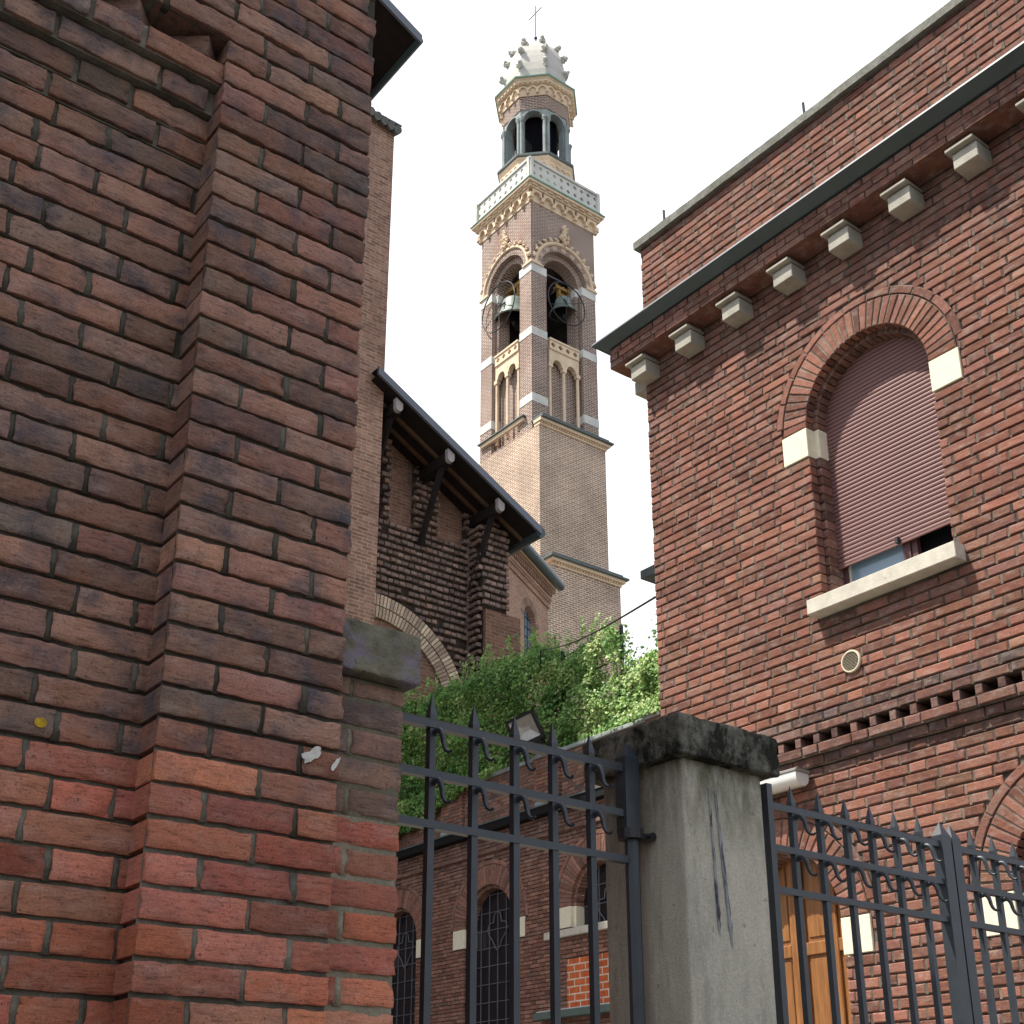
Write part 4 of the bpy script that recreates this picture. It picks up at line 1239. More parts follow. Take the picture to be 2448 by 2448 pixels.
for k in range(4):
    i0_ = [(-0.17, -0.15), (0.17, -0.15), (0.17, 0.15), (-0.17, 0.15)]; i1_ = [(-0.05, -0.03), (0.05, -0.03), (0.05, 0.03), (-0.05, 0.03)]
    j = (k + 1) % 4
    mb.poly([mpFl(*i0_[k], 0.02), mpFl(*i0_[j], 0.02), mpFl(*i1_[j], -0.05), mpFl(*i1_[k], -0.05)])
mb.poly([mpFl(*p, -0.05) for p in i1_])
mb.build('reflector', 'flood_glass', FL)
mb = MB()
mb.tube([mpFl(-0.19, -0.19, -0.05), (13.5, 17.02, 8.20)], 0.028, 6); mb.tube([mpFl(0.19, -0.19, -0.05), (13.5, 16.80, 8.20)], 0.028, 6)
mb.box(lambda a, z, d: (d, a, z), 16.74, 17.1, 8.188, 8.215, 13.44, 13.56)
mb.box(mpFl, -0.14, 0.14, -0.27, -0.195, -0.12, 0.01)
mb.build('bracket', 'flood_black', FL)

# ================================================================== IVY on the terrace
def leaf(mb, p, nrm, up, s, c):
    n = nrm.normalized()
    a = up.cross(n)
    if a.length < 0.05: a = Vector((1, 0, 0)).cross(n)
    a.normalize(); b = n.cross(a)
    w = 0.42 * s
    f = n * (0.12 * s)
    p = Vector(p)
    i = len(mb.v)
    mb.v.extend([tuple(p - b * 0.5 * s), tuple(p + a * w - b * 0.05 * s - f), tuple(p + b * 0.55 * s), tuple(p - a * w - b * 0.05 * s - f), tuple(p + b * 0.02 * s)])
    for q in ((0, 1, 4), (1, 2, 4), (2, 3, 4), (3, 0, 4)):
        mb.f.append(tuple(i + x for x in q)); mb.m.append(0); mb.c.append(c)
IV = thing('ivy', (14.2, 18, 7.2), 'thick green ivy covering the fence on top of the chapel wing terrace', 'ivy')
top = [(13.2, 9.3), (14.4, 9.45), (15.0, 9.45), (15.25, 9.5), (15.35, 10.2), (15.8, 10.35), (16.2, 10.25), (16.7, 10.15), (17.2, 10.4), (17.6, 10.68), (18.2, 10.6), (19.0, 10.66), (19.7, 10.55), (20.5, 10.62), (21.5, 10.7), (22.6, 10.7)]
bot = [(13.2, 8.15), (16.0, 8.2), (17.0, 8.25), (18.3, 8.15), (19.0, 8.0), (19.6, 7.9), (20.4, 7.62), (21.2, 7.55), (22.6, 7.5)]
mb = MB()
def ivy_x(y, z):
    return 13.95 + 0.28 * noise.noise(Vector((y * 0.9, z * 1.1, 3.3))) + 0.16 * noise.noise(Vector((y * 2.6, z * 2.6, 8.1)))
N = 0
while N < 60000:
    y = rnd.uniform(13.2, 22.6)
    zt = interp(y, top) + 0.12 * noise.noise(Vector((y * 3.1, 0, 0))) + 0.08 * noise.noise(Vector((y * 8, 2, 0)))
    zb = interp(y, bot) + 0.10 * noise.noise(Vector((y * 4.0, 5, 0)))
    z = zb + (zt - zb) * rnd.random()
    den = noise.noise(Vector((y * 1.5, z * 1.7, 11.0))) + 0.5 * noise.noise(Vector((y * 4, z * 4, 2.0)))
    thin = 0.15 if 15.3 < y < 17.2 and z > 8.9 else -0.55
    if den < thin - 0.42 + 0.2 * rnd.random(): continue
    lay = rnd.random()
    x = ivy_x(y, z) + 0.55 * lay ** 1.4 + rnd.gauss(0, 0.03) + 0.25 * max(0, (z - zt + 0.35) / 0.35)
    if z < 8.2: x = min(x, XW - 0.02 - rnd.random() * 0.12)
    nv = Vector((-1, rnd.gauss(-0.1, 0.6), rnd.gauss(0.45, 0.6)))
    up = Vector((rnd.gauss(0, 0.5), rnd.gauss(0, 0.8), -1))
    hue = 0.60 + 0.42 * noise.noise(Vector((y * 1.8, z * 1.8, 5))) + rnd.gauss(0, 0.14) + 0.13 * max(0, (18 - y) / 3)  # leaves paler towards the right: sunlight put into their colour
    leaf(mb, (x, y, z), nv, up, rnd.uniform(0.045, 0.088), (min(1, max(0, hue)), rnd.random(), 0))
    N += 1
# loose shoots standing out above the mass
for k in range(120):
    y = rnd.uniform(13.4, 22.4); z = interp(y, top) - 0.05; x = 14.0 + rnd.uniform(-0.1, 0.5)
    L = rnd.uniform(0.15, 0.45); dy, dx = rnd.gauss(0, 0.25), rnd.gauss(0, 0.2)
    for q in range(int(L / 0.03)):
        t = q * 0.03
        leaf(mb, (x + dx * t + rnd.gauss(0, 0.02), y + dy * t + rnd.gauss(0, 0.03), z + t * 0.9), Vector((-1, rnd.gauss(0, 0.8), rnd.gauss(0.3, 0.7))), Vector((rnd.gauss(0, 1), rnd.gauss(0, 1), 0.3)), rnd.uniform(0.05, 0.09), (rnd.uniform(0.45, 0.95), rnd.random(), 0))
mb.build('foliage', 'leaf', IV)
mb = MB()
for k in range(46):
    y = rnd.uniform(13.5, 22.4); zt = interp(y, top) - 0.15; x = 14.25 + rnd.uniform(-0.15, 0.2)
    p = []; 
    for q in range(9):
        t = q / 8
        p.append((x + 0.12 * noise.noise(Vector((k, t * 3, 0))), y + 0.5 * noise.noise(Vector((k * 1.7, t * 2.2, 4))) , 7.3 + (zt - 7.3) * t))
    mb.tube(p, [0.022 * (1 - 0.7 * i / 8) for i in range(9)], 5)
mb.build('stem', 'wood_stem', IV)
TF = thing('trellis', (14.3, 18, 7.2), 'thin dark iron post fence half hidden in the ivy on the terrace', 'fence')
for y in (13.9, 15.4, 17.0, 18.6, 20.2, 21.8):
    mb = MB(); mb.tube([(14.35, y, 7.2), (14.35, y, 10.3 if y > 15.2 else 9.2)], 0.035, 6); mb.build('post', 'black_iron', TF)
mb = MB()
for z in (8.6, 9.2): mb.tube([(14.35, 13.0, z), (14.35, 22.4, z)], 0.012, 5)
for z in (9.7, 10.2): mb.tube([(14.35, 15.4, z), (14.35, 22.4, z)], 0.012, 5)
mb.build('wire', 'black_iron', TF)

SH = thing('shrub', (16.2, 14.8, 7.2), 'airy shrub with small leaves against the sky beside the brick house corner', 'shrub')
mb = MB(); st = MB()
for k in range(26):
    b0 = Vector((16.2 + rnd.gauss(0, 0.15), 16.35 + rnd.gauss(0, 0.35), 7.2))
    tip = b0 + Vector((rnd.gauss(0, 0.35), rnd.gauss(0, 0.55), rnd.uniform(2.6, 4.1)))
    mid = (b0 + tip) / 2 + Vector((rnd.gauss(0, 0.15), rnd.gauss(0, 0.2), 0.2))
    pts = [b0 * (1 - t) ** 2 + mid * 2 * t * (1 - t) + tip * t * t for t in [i / 9 for i in range(10)]]
    st.tube(pts, [0.02 * (1 - 0.8 * i / 9) for i in range(10)], 5)
    for q in range(70):
        t = rnd.uniform(0.35, 1.0); p = b0 * (1 - t) ** 2 + mid * 2 * t * (1 - t) + tip * t * t
        p = p + Vector((rnd.gauss(0, 0.10), rnd.gauss(0, 0.13), rnd.gauss(0, 0.10)))
        leaf(mb, p, Vector((-1, rnd.gauss(0, 0.8), rnd.gauss(0.2, 0.8))), Vector((rnd.gauss(0, 1), rnd.gauss(0, 1), -0.4)), rnd.uniform(0.06, 0.11), (rnd.uniform(0.25, 0.8), rnd.random(), 0))
mb.build('foliage', 'leaf', SH); st.build('stem', 'wood_stem', SH)

# overhead cable
mb = MB()
p0, p1 = Vector((13.75, 16.9, 10.16)), Vector((6.42, 6.50, 5.60))
mb.tube([p0 + (p1 - p0) * (i / 20) + Vector((0, 0, -0.10 * math.sin(math.pi * i / 20))) for i in range(21)], 0.009, 6)
mb.tube([p0, p0 + Vector((0.3, 0.4, -0.25))], 0.012, 6)
tag(mb.build('cable', 'black_iron'), 'thin black cable strung from the ivy to the brick house corner', 'cable')

# ================================================================== CHURCH
CH = thing('church', (10, 28, 0), 'old brick church front with rough toothed brickwork, a blind arch and a dark timber eave', 'church')
YCH = 23.5
mpC = street_map(YCH)
mb = MB()
mb.poly([mpC(13.4, 0, 0), mpC(17.72, 0, 0), mpC(17.72, 15.95, 0), mpC(13.4, 18.42, 0)], 0)
mb.abox(17.3, 17.72, YCH + 0.01, 45, 0, 15.9)
mb.build('aisle_wall', 'church_brick', CH)
mb = MB()
mb.poly([(-9.2, YCH + 0.02, 0), (13.2, YCH + 0.02, 0), (13.2, YCH + 0.02, 29.3), (2, YCH + 0.02, 34.9), (-9.2, YCH + 0.02, 29.3)])
mb.abox(12.8, 13.2, YCH + 0.03, 60, 0, 29.3); mb.abox(-9.2, -8.8, YCH + 0.03, 60, 0, 29.3)
mb.build('nave_wall', 'church_brick', CH)
# tall buttress with tiled top
mb = MB()
mb.abox(12.55, 13.555, 22.4, YCH + 0.3, 0, 26.15)
rng = random.Random(3)
for k in range(150):
    z = 4 + k * 0.147
    if rng.random() < 0.3:
        w = rng.uniform(0.12, 0.3); x = rng.uniform(12.6, 13.55 - w)
        mb.abox(x, x + w, 22.392 - rng.uniform(0, 0.008), 22.41, z, z + 0.075)
mb.build('buttress', 'church_pier', CH)
mb = MB()
for i in range(6):
    x = 12.55 + i * 0.2
    mb.tube([(x, 22.2, 26.12 - 0.035 * i), (x, 23.8, 26.75 - 0.035 * i)], [0.11, 0.10], 8)
mb.abox(12.5, 13.68, 22.25, 23.7, 26.155, 26.2)
mb.build('buttress_tiles', 'tile', CH)

# rough projecting headers: every other course stands out
ACX, ACZ, ARO, ARI = 14.1, 10.95, 2.75, 2.17
mb = MB()
def rough_rows(mp, a0, a1, z0, z1, proud, ex=None, pitch=0.1815, hl=0.155, hh=0.098):
    z = z0
    k = 0
    while z < z1 - 0.02:
        a = a0 + (0.07 if k % 2 else 0.0) + rnd.uniform(-0.02, 0.02)
        while a < a1 - 0.03:
            w = hl * rnd.uniform(0.8, 1.15)
            zc = z + hh / 2
            if not (ex and ex((a + w / 2), zc)) and rnd.random() > 0.02:
                mb.box(mp, a, min(a + w, a1), z + rnd.uniform(-0.008, 0.008), z + hh + rnd.uniform(-0.01, 0.006), -0.02, proud * rnd.uniform(0.75, 1.1), 0, rc(0.55, 0.4), 0.012, 0.008)
            a += w + rnd.uniform(0.012, 0.03)
        z += pitch; k += 1
in_arch = lambda a, z: (a - ACX) ** 2 + (z - ACZ) ** 2 < (ARO + 0.05) ** 2 or z < ACZ
def dropout(a, z):
    return in_arch(a, z) or (abs(a - 15.95) < 0.12 and abs(z - 13.45) < 0.12) or (abs(a - 16.62) < 0.14 and abs(z - 13.1) < 0.1)
rough_rows(mpC, 13.56, 17.1, 11.0, 15.62, 0.085, dropout)
mb.poly([mpC(13.5, 10.9, 0.004), mpC(17.2, 10.9, 0.004), mpC(17.2, 15.62, 0.004), mpC(13.5, 15.62, 0.004)], 1)
# toothed edges of the bricked-up upper openings
for (p, q, zt) in ((14.22, 14.46, 18.0), (15.12, 15.86, 17.8), (16.62, 16.98, 17.0)):
    mb.poly([mpC(p, 15.62, 0.006), mpC(q, 15.62, 0.006), mpC(q, zt - 0.3, 0.006), mpC(p, zt - 0.3, 0.006)], 1)
    rough_rows(mpC, p, q, 15.7, zt, 0.15)
mb.build('rough_brickwork', ['rough_brick', 'rough_mortar'], CH)
# corner buttress, rough above and smooth below
mb = MB()
mpB = street_map(22.95); mpBs = yard_map(16.86)
mb.abox(16.9, 17.62, 22.97, YCH + 0.1, 0, 16.05, 1)
rough_rows(mpB, 16.86, 17.66, 14.0, 16.6, 0.06)
rough_rows(mpBs, 22.95, YCH, 8.0, 16.6, 0.09)
mb.build('corner_buttress', ['rough_brick', 'rough_mortar'], CH)
mb = MB(); mb.abox(16.93, 17.98, 22.88, YCH + 0.1, 0, 13.85)
mb.build('buttress_foot', 'church_brick', CH)
# pale brick arch
mb = MB()
ring(mb, mpC, ACX, ACZ, ARI + 0.30, ARO, 84, -0.02, 0.10, 0.024, 0, 0.006, 1, 0.1)
ring(mb, mpC, ACX, ACZ, ARI, ARI + 0.28, 80, -0.02, 0.09, 0.024, 0, 0.006, 1, 0.35)
mb.build('blind_arch', ['arch_brick', 'arch_mortar'], CH)
mb = MB()
g = [(ACX + (ARI + 0.02) * math.cos(math.pi * i / 24), ACZ + (ARI + 0.02) * math.sin(math.pi * i / 24)) for i in range(25)]
mb.poly([mpC(ACX + ARI, 0, 0.02)] + [mpC(x, z, 0.02) for x, z in g] + [mpC(ACX - ARI, 0, 0.02)])
mb.poly([mpC(ACX + ARI + 0.001, 0, 0.03), mpC(17.0, 0, 0.03), mpC(17.0, ACZ + 0.2, 0.03), mpC(ACX + ARI + 0.001, ACZ, 0.03)])
mb.build('arch_infill', 'church_brick', CH)

# roofs with timber eaves
SLP = 0.552
def roof_z(x): return 16.05 + (18.0 - x) * SLP
mb = MB()
x0, x1 = 13.2, 18.0
for (dz0, dz1, ya, yb, m) in ((-0.22, -0.02, 22.13, 45, 0),):
    P = lambda x, y, dz: (x, y, roof_z(x) + dz)
    mb.poly([P(x0, ya, dz0), P(x1, ya, dz0), P(x1, yb, dz0), P(x0, yb, dz0)])
    mb.poly([P(x0, ya, dz1), P(x1, ya, dz1), P(x1, yb, dz1), P(x0, yb, dz1)])
    mb.poly([P(x1, ya, dz0), P(x1, yb, dz0), P(x1, yb, dz1), P(x1, ya, dz1)])
mb.build('aisle_roof', 'dark_wood', CH)
mb = MB()
P = lambda x, y, dz: (x, y, roof_z(x) + dz)
for (ya, yb, a, b) in ((22.06, 22.13, -0.20, 0.0),):
    for (p, q) in (((x0, a), (x1, b)),):
        c8 = [P(x0, ya, a), P(x1 + 0.02, ya, a), P(x1 + 0.02, ya, b), P(x0, ya, b), P(x0, yb, a), P(x1 + 0.02, yb, a), P(x1 + 0.02, yb, b), P(x0, yb, b)]
        for f in ((0, 1, 2, 3), (4, 7, 6, 5), (0, 4, 5, 1), (3, 2, 6, 7), (1, 5, 6, 2)): mb.poly([c8[i] for i in f])
mb.build('bargeboard', 'barge', CH)
mb = MB()
for (yy, xa, xb, w) in ((22.62, 13.3, 17.85, 0.06), (23.05, 13.3, 17.6, 0.06)):
    c8 = [P(xa, yy, -0.33), P(xb, yy, -0.33), P(xb, yy, -0.222), P(xa, yy, -0.222), P(xa, yy + w, -0.33), P(xb, yy + w, -0.33), P(xb, yy + w, -0.222), P(xa, yy + w, -0.222)]
    for f in ((0, 1, 2, 3), (4, 7, 6, 5), (0, 4, 5, 1), (3, 2, 6, 7), (1, 5, 6, 2)): mb.poly([c8[i] for i in f])
mb.build('rafter', 'light_rafter', CH)
for x in (13.87, 15.36, 16.86):
    zc = roof_z(x) - 0.235
    mb = MB()
    mb.abox(x - 0.11, x + 0.11, 22.30, YCH + 0.2, zc - 0.30, zc - 0.03)
    pl = mb.build('purlin', 'dark_wood', CH)
    mb = MB()
    pts = [(x - 0.095, roof_z(x - 0.095) - 0.245), (x + 0.095, roof_z(x + 0.095) - 0.245)] + [(x + 0.095 * math.cos(t), zc - 0.18 - 0.11 * math.sin(t)) for t in [math.pi * i / 10 for i in range(11)]]
    for y in (22.18,): mb.poly([(a, y, b) for a, b in pts]); 
    for i in range(len(pts)):
        a, b = pts[i], pts[(i + 1) % len(pts)]
        mb.poly([(a[0], 22.18, a[1]), (b[0], 22.18, b[1]), (b[0], 22.31, b[1]), (a[0], 22.31, a[1])])
    mb.build('purlin_end', 'purlin_end', pl)
    mb = MB()
    mb.tube([(x - 0.03, YCH - 0.12, zc - 2.0), (x, 22.55, zc - 0.25)], 0.085, 4)
    mb.build('brace', 'dark_wood', CH)
mb = MB()
mb.tube([(18.03, 22.12, 15.93), (18.03, 45, 15.93)], 0.15, 12)
mb.build('gutter', 'gutter', CH)
# nave roof
def nave_z(x): return 29.25 + (14.04 - x) * 0.5
mb = MB()
Pn = lambda x, y, dz: (x, y, nave_z(x) + dz)
for dz in (-0.2, 0.0): mb.poly([Pn(2, 22.1, dz), Pn(14.04, 22.1, dz), Pn(14.04, 60, dz), Pn(2, 60, dz)])
mb.poly([Pn(2, 22.1, -0.2), Pn(14.04, 22.1, -0.2), Pn(14.04, 22.1, -0.002), Pn(2, 22.1, -0.002)])
for dz in (-0.2, 0.0): mb.poly([(-10.04, 22.1, 29.25 + dz), (2, 22.1, 35.27 + dz), (2, 60, 35.27 + dz), (-10.04, 60, 29.25 + dz)])
mb.build('nave_roof', 'dark_wood', CH)
mb = MB()
c8 = [Pn(2, 22.02, -0.24), Pn(14.06, 22.02, -0.24), Pn(14.06, 22.02, 0.04), Pn(2, 22.02, 0.04), Pn(2, 22.09, -0.24), Pn(14.06, 22.09, -0.24), Pn(14.06, 22.09, 0.04), Pn(2, 22.09, 0.04)]
for f in ((0, 1, 2, 3), (4, 7, 6, 5), (0, 4, 5, 1), (3, 2, 6, 7), (1, 5, 6, 2)): mb.poly([c8[i] for i in f])
mb.build('nave_bargeboard', 'barge', CH)
mb = MB(); mb.tube([(14.02, 22.06, 29.13), (14.02, 60, 29.13)], 0.11, 10); mb.build('nave_gutter', 'gutter', CH)

# ================================================================== APSE CHAPEL
AP = thing('apse', (22, 30, 0), 'brick apse with a small arched window and pipe gutter, left of the bell tower', 'chapel')
AU = Vector((0.862, 0.507, 0)).normalized(); AN = Vector((AU.y, -AU.x, 0))
A0 = Vector((22.67, 28.80, 0)) - AN * 0.42
mpA = lambda a, z, d: tuple(A0 + AU * a + AN * d + Vector((0, 0, z)))
mb = MB()
mb.arch_wall(mpA, -5.0, 3.56, 0, 19.55, 1.83, 17.72, 0.52, 15.2, -0.24, 0.0)
mb.poly([mpA(3.56, 0, 0), mpA(3.56, 0, -6), mpA(3.56, 19.55, -6), mpA(3.56, 19.55, 0)])
mb.build('wall', 'apse_brick', AP)
mb = MB(); ring(mb, mpA, 1.83, 17.72, 0.53, 0.80, 26, -0.05, 0.012, 0.02, 0, 0.004, 1, 0.95)
mb.build('window_arch', ['arch_brick', 'arch_mortar'], AP)
mb = MB(); mb.poly([mpA(1.83 + 0.55 * math.cos(math.pi * i / 12), 17.72 + 0.55 * math.sin(math.pi * i / 12), -0.20) for i in range(13)] + [mpA(1.28, 15.2, -0.20), mpA(2.38, 15.2, -0.20)])
w_ = mb.build('window', 'blue_glass', AP)
mb = MB()
for i in range(9): mb.box(mpA, 1.31, 2.35, 15.3 + i * 0.33, 15.32 + i * 0.33, -0.19, -0.175)
for x in (1.57, 1.83, 2.09): mb.box(mpA, x - 0.012, x + 0.012, 15.2, 18.2, -0.192, -0.18)
mb.build('lead_grid', 'black_iron', w_)
mb = MB()
for (z0, z1, d) in ((18.86, 18.93, 0.06), (18.93, 19.06, 0.03), (19.06, 19.13, 0.08), (19.13, 19.25, 0.11), (19.44, 19.56, 0.22)):
    mb.box(mpA, -5, 3.58 + d * 0.6, z0, z1, -0.1, d)
a = -5.0
while a < 3.5:
    mb.box(mpA, a, a + 0.07, 19.25, 19.44, -0.1, 0.17, 0); a += 0.16
mb.build('frieze', 'apse_brick', AP)
mb = MB(); mb.box(mpA, -5, 3.66, 19.565, 19.62, -0.2, 0.30); mb.build('cornice', 'cream', AP)
mb = MB()
mb.tube([mpA(-5, 19.68, 0.40), mpA(3.72, 19.68, 0.40)], 0.17, 12)
mb.build('gutter', 'gutter', AP)
mb = MB(); mb.poly([mpA(-5, 19.64, 0.35), mpA(3.6, 19.64, 0.35), mpA(1.5, 21.0, -5), mpA(-5, 21.0, -5)]); mb.build('roof', 'tile', AP)

# ================================================================== BELL TOWER
TX, TY = 37.92, 46.60
BT = thing('bell_tower', (TX, TY, 0), 'tall brick bell tower with arched belfry, cream cornices and an octagonal white domed lantern', 'tower')
def side_map(k, h):
    """outer face k of a square of half-size h: 0 -> -Y, 1 -> +X, 2 -> +Y, 3 -> -X"""
    # neighbouring faces are offset a few millimetres so that trims never lie in one plane
    if k == 0: return lambda a, z, d: (TX + a, TY - h - d, z)
    if k == 1: return lambda a, z, d: (TX + h + d + 0.007, TY + a * 0.995, z + 0.006)
    if k == 2: return lambda a, z, d: (TX - a, TY + h + d, z)
    return lambda a, z, d: (TX - h - d - 0.007, TY - a * 0.995, z + 0.006)
mb = MB()
mb.abox(35.42, 40.27, 43.2, 49.1, 0, 28.05)
mb.abox(35.66, 40.09, 43.8, 48.87, 28.05, 36.0)
mb.build('lower_shaft', 'tower_brick', BT)
def ledge(x0, x1, y0, y1, z, name):
    mb = MB()
    for (z0, z1, e) in ((z - 0.42, z - 0.34, 0.06), (z - 0.34, z - 0.24, 0.04), (z - 0.24, z - 0.08, 0.20)):
        mb.abox(x0 - e, x1 + e, y0 - e, y1 + e, z0, z1)
    n = 24
    for i in range(n):
        a = x0 + (x1 - x0) * (i + 0.3) / n
        mb.abox(a, a + 0.075, y0 - 0.11, y0 - 0.035, z - 0.335, z - 0.245)
    mb.build(name, 'cream', BT)
    mb = MB(); mb.abox(x0 - 0.34, x1 + 0.34, y0 - 0.34, y1 + 0.34, z - 0.079, z + 0.02); mb.abox(x0 - 0.12, x1 + 0.12, y0 - 0.12, y1 + 0.12, z + 0.02, z + 0.22)
    mb.build('ledge_slab', 'lead_slab', BT)
ledge(35.95, 40.27, 43.2, 49.1, 28.48, 'lower_cornice')
mb = MB()
y0, z = 43.80, 36.42
for (z0, z1, e) in ((z - 0.42, z - 0.34, 0.06), (z - 0.34, z - 0.24, 0.03), (z - 0.24, z - 0.08, 0.20)):
    mb.abox(35.66 - e * 0.3, 40.09 + e, y0 - e, y0 + 0.4, z0, z1); mb.abox(40.0, 40.09 + e, y0 + 0.4, 48.9, z0, z1)
for i in range(26):
    a = 35.7 + 4.4 * (i + 0.2) / 26
    mb.abox(a, a + 0.075, y0 - 0.11, y0 - 0.02, z - 0.335, z - 0.245)
mb.abox(35.66 - 0.16, 35.67, 44.95, 48.6, 36.72, 36.92)
mb.build('middle_cornice', 'cream', BT)
mb = MB(); mb.abox(35.6, 40.42, 43.47, 44.4, z - 0.079, z + 0.02); mb.abox(35.75, 40.25, 43.65, 44.4, z + 0.02, z + 0.22)
mb.abox(40.1, 40.42, 44.41, 49.2, z - 0.079, z + 0.02); mb.abox(35.66 - 0.25, 35.67, 44.85, 48.75, 36.925, 37.0)
mb.build('ledge_slab', 'lead_slab', BT)
HB = 2.25
mb = MB()
ZS = 46.2
for k in range(4):
    mp = side_map(k, HB)
    # outer skin up to the big recessed arch, two orders
    mb.arch_wall(mp, -HB, HB, 36.0, 50.4, 0, ZS, 1.62, 36.1, -0.28, 0.0)
    mb.arch_wall(mp, -HB + 0.02, HB - 0.02, 36.0, 50.38, 0, ZS, 1.24, 36.1, -1.0, -0.28)
mb.abox(TX - 2.2, TX + 2.2, TY - 2.2, TY + 2.2, 48.6, 50.3)
mb.abox(TX - 1.2, TX + 1.2, TY - 1.2, TY + 1.2, 36.0, 41.6)
mb.build('belfry', 'tower_upper', BT)
mb = MB()
for k in range(4):
    mp = side_map(k, HB)
    for s in (-1, 1):
        p, q = sorted((s * 1.24, s * 1.62)); mb.box(mp, p, q, 36.05, ZS, -0.27, -0.005)
        mb.box(mp, *sorted((s * 1.02, s * 1.24)), 36.05, ZS, -1.0, -0.285)
    mb.box(mp, -1.02, 1.02, 36.05, 41.4, -0.6, -0.45)
mb.build('jamb', 'tower_upper', BT)
mb = MB()
for k in (1, 2):  # dark boards added to block the sky seen through the far arches
    mp = side_map(k, HB)
    for i in range(11): mb.box(mp, -1.0, 1.0, 41.6 + i * 0.52, 42.14 + i * 0.52, -0.95 + 0.02 * (i % 2), -0.90 + 0.02 * (i % 2))
mb.abox(TX - 1.25, TX + 1.25, TY - 1.25, TY + 1.25, 41.62, 41.7)
mb.build('sky_blocking_boards', 'dark_wood', BT)
# white stone bands round the corner piers
for (z0, z1) in ((45.71, 46.22), (41.71, 42.2), (37.66, 38.14)):
    for k in range(4):
        mb = MB()
        mp, mq = side_map(k, HB), side_map((k + 1) % 4, HB)
        mb.box(mp, 1.232, HB + 0.021, z0, z1, -0.292, 0.025); mb.box(mq, -HB - 0.0205, -1.232, z0, z1, -0.292, 0.025)
        mb.box(mp, 1.01, 1.225, z0 - 0.05, z1 - 0.05, -0.62, -0.26); mb.box(mq, -1.225, -1.01, z0 - 0.05, z1 - 0.05, -0.62, -0.26)
        mb.build('stone_band', 'white_stone', BT)
mb = MB()
for k in range(4):
    mp = side_map(k, HB)
    for s in (-1, 1):
        mb.box(mp, *sorted((s * 1.56, s * (HB + 0.10))), 46.222, 46.30, -0.2, 0.10)
        mb.box(mp, *sorted((s * 1.62, s * (HB + 0.05))), 46.30, 46.42, -0.2, 0.05)
    # moulded archivolt
    for i in range(28):
        t0, t1 = math.pi * i / 28, math.pi * (i + 1) / 28
        mb.wedge(mp, 0, 46.30, 1.93, 2.06, t0, t1, -0.1, 0.10)
        mb.wedge(mp, 0, 46.30, 1.885, 1.93, t0, t1, -0.1, 0.06)
mb.build('archivolt', 'cream', BT)
mb = MB()
for k in range(4):
    mp = side_map(k, HB)
    for i in range(17):
        t0, t1 = math.pi * i / 17, math.pi * (i + 1) / 17
        mb.wedge(mp, 0, ZS + 0.08, 1.625, 1.88, t0, t1, -0.1, 0.012, i % 2 if k != 3 else 1)
    mb.build('voussoir', ['tan_stone', 'tower_upper'], BT)
    mb = MB()
# foliage crockets over the arches
for k in range(4):
    mp = side_map(k, HB)
    for i in range(1, 14):
        t = math.pi * i / 14
        if abs(t - math.pi / 2) < 0.2: continue
        mb = MB()
        for q in range(6):
            r = 2.08 + 0.14 * rnd.random()
            mb.blob(mp(r * math.cos(t + rnd.uniform(-0.05, 0.05)), 46.3 + r * math.sin(t + rnd.uniform(-0.05, 0.05)), 0.06 + 0.05 * rnd.random()), rnd.uniform(0.06, 0.09))
        mb.build('crocket', 'cream', BT)
    mb = MB()
    for q in range(34):
        z = 48.35 + 1.1 * rnd.random() ** 0.8
        w = 0.14 + 0.20 * math.sin(min(1, (z - 48.35) / 1.0) * math.pi) ** 2
        mb.blob(mp(rnd.uniform(-w, w), z, 0.10 + 0.06 * rnd.random()), rnd.uniform(0.07, 0.12))
    mb.box(mp, -0.10, 0.10, 48.3, 49.5, 0.0, 0.12)
    mb.blob(mp(0, 49.55, 0.12), 0.12)
    mb.build('finial', 'cream', BT)
# belfry parapet and blind arcade
def holed_panel(mb, mp, a0, a1, z0, z1, d0, d1, n, rows, fr=0.30):
    """pierced stone panel: n x rows cells, each with a diamond-cut hole"""
    cw, chh = (a1 - a0) / n, (z1 - z0) / rows
    for i in range(n):
        for j in range(rows):
            x, z = a0 + (i + 0.5) * cw, z0 + (j + 0.5) * chh
            r = fr * min(cw, chh)
            O = []; I = []
            for q in range(8):
                t = math.pi / 4 * q
                ox, oz = math.cos(t), math.sin(t)
                m_ = max(abs(ox), abs(oz))
                O.append((x + ox / m_ * cw / 2, z + oz / m_ * chh / 2)); rr = r * (1.15 if q % 2 == 0 else 0.85)
                I.append((x + ox * rr, z + oz * rr))
            for q in range(8):
                g = (q + 1) % 8
                mb.poly([mp(*O[q], d1), mp(*O[g], d1), mp(*I[g], d1), mp(*I[q], d1)])
                mb.poly([mp(*O[q], d0), mp(*O[g], d0), mp(*I[g], d0), mp(*I[q], d0)])
                mb.poly([mp(*I[q], d0), mp(*I[g], d0), mp(*I[g], d1), mp(*I[q], d1)])
mb = MB()
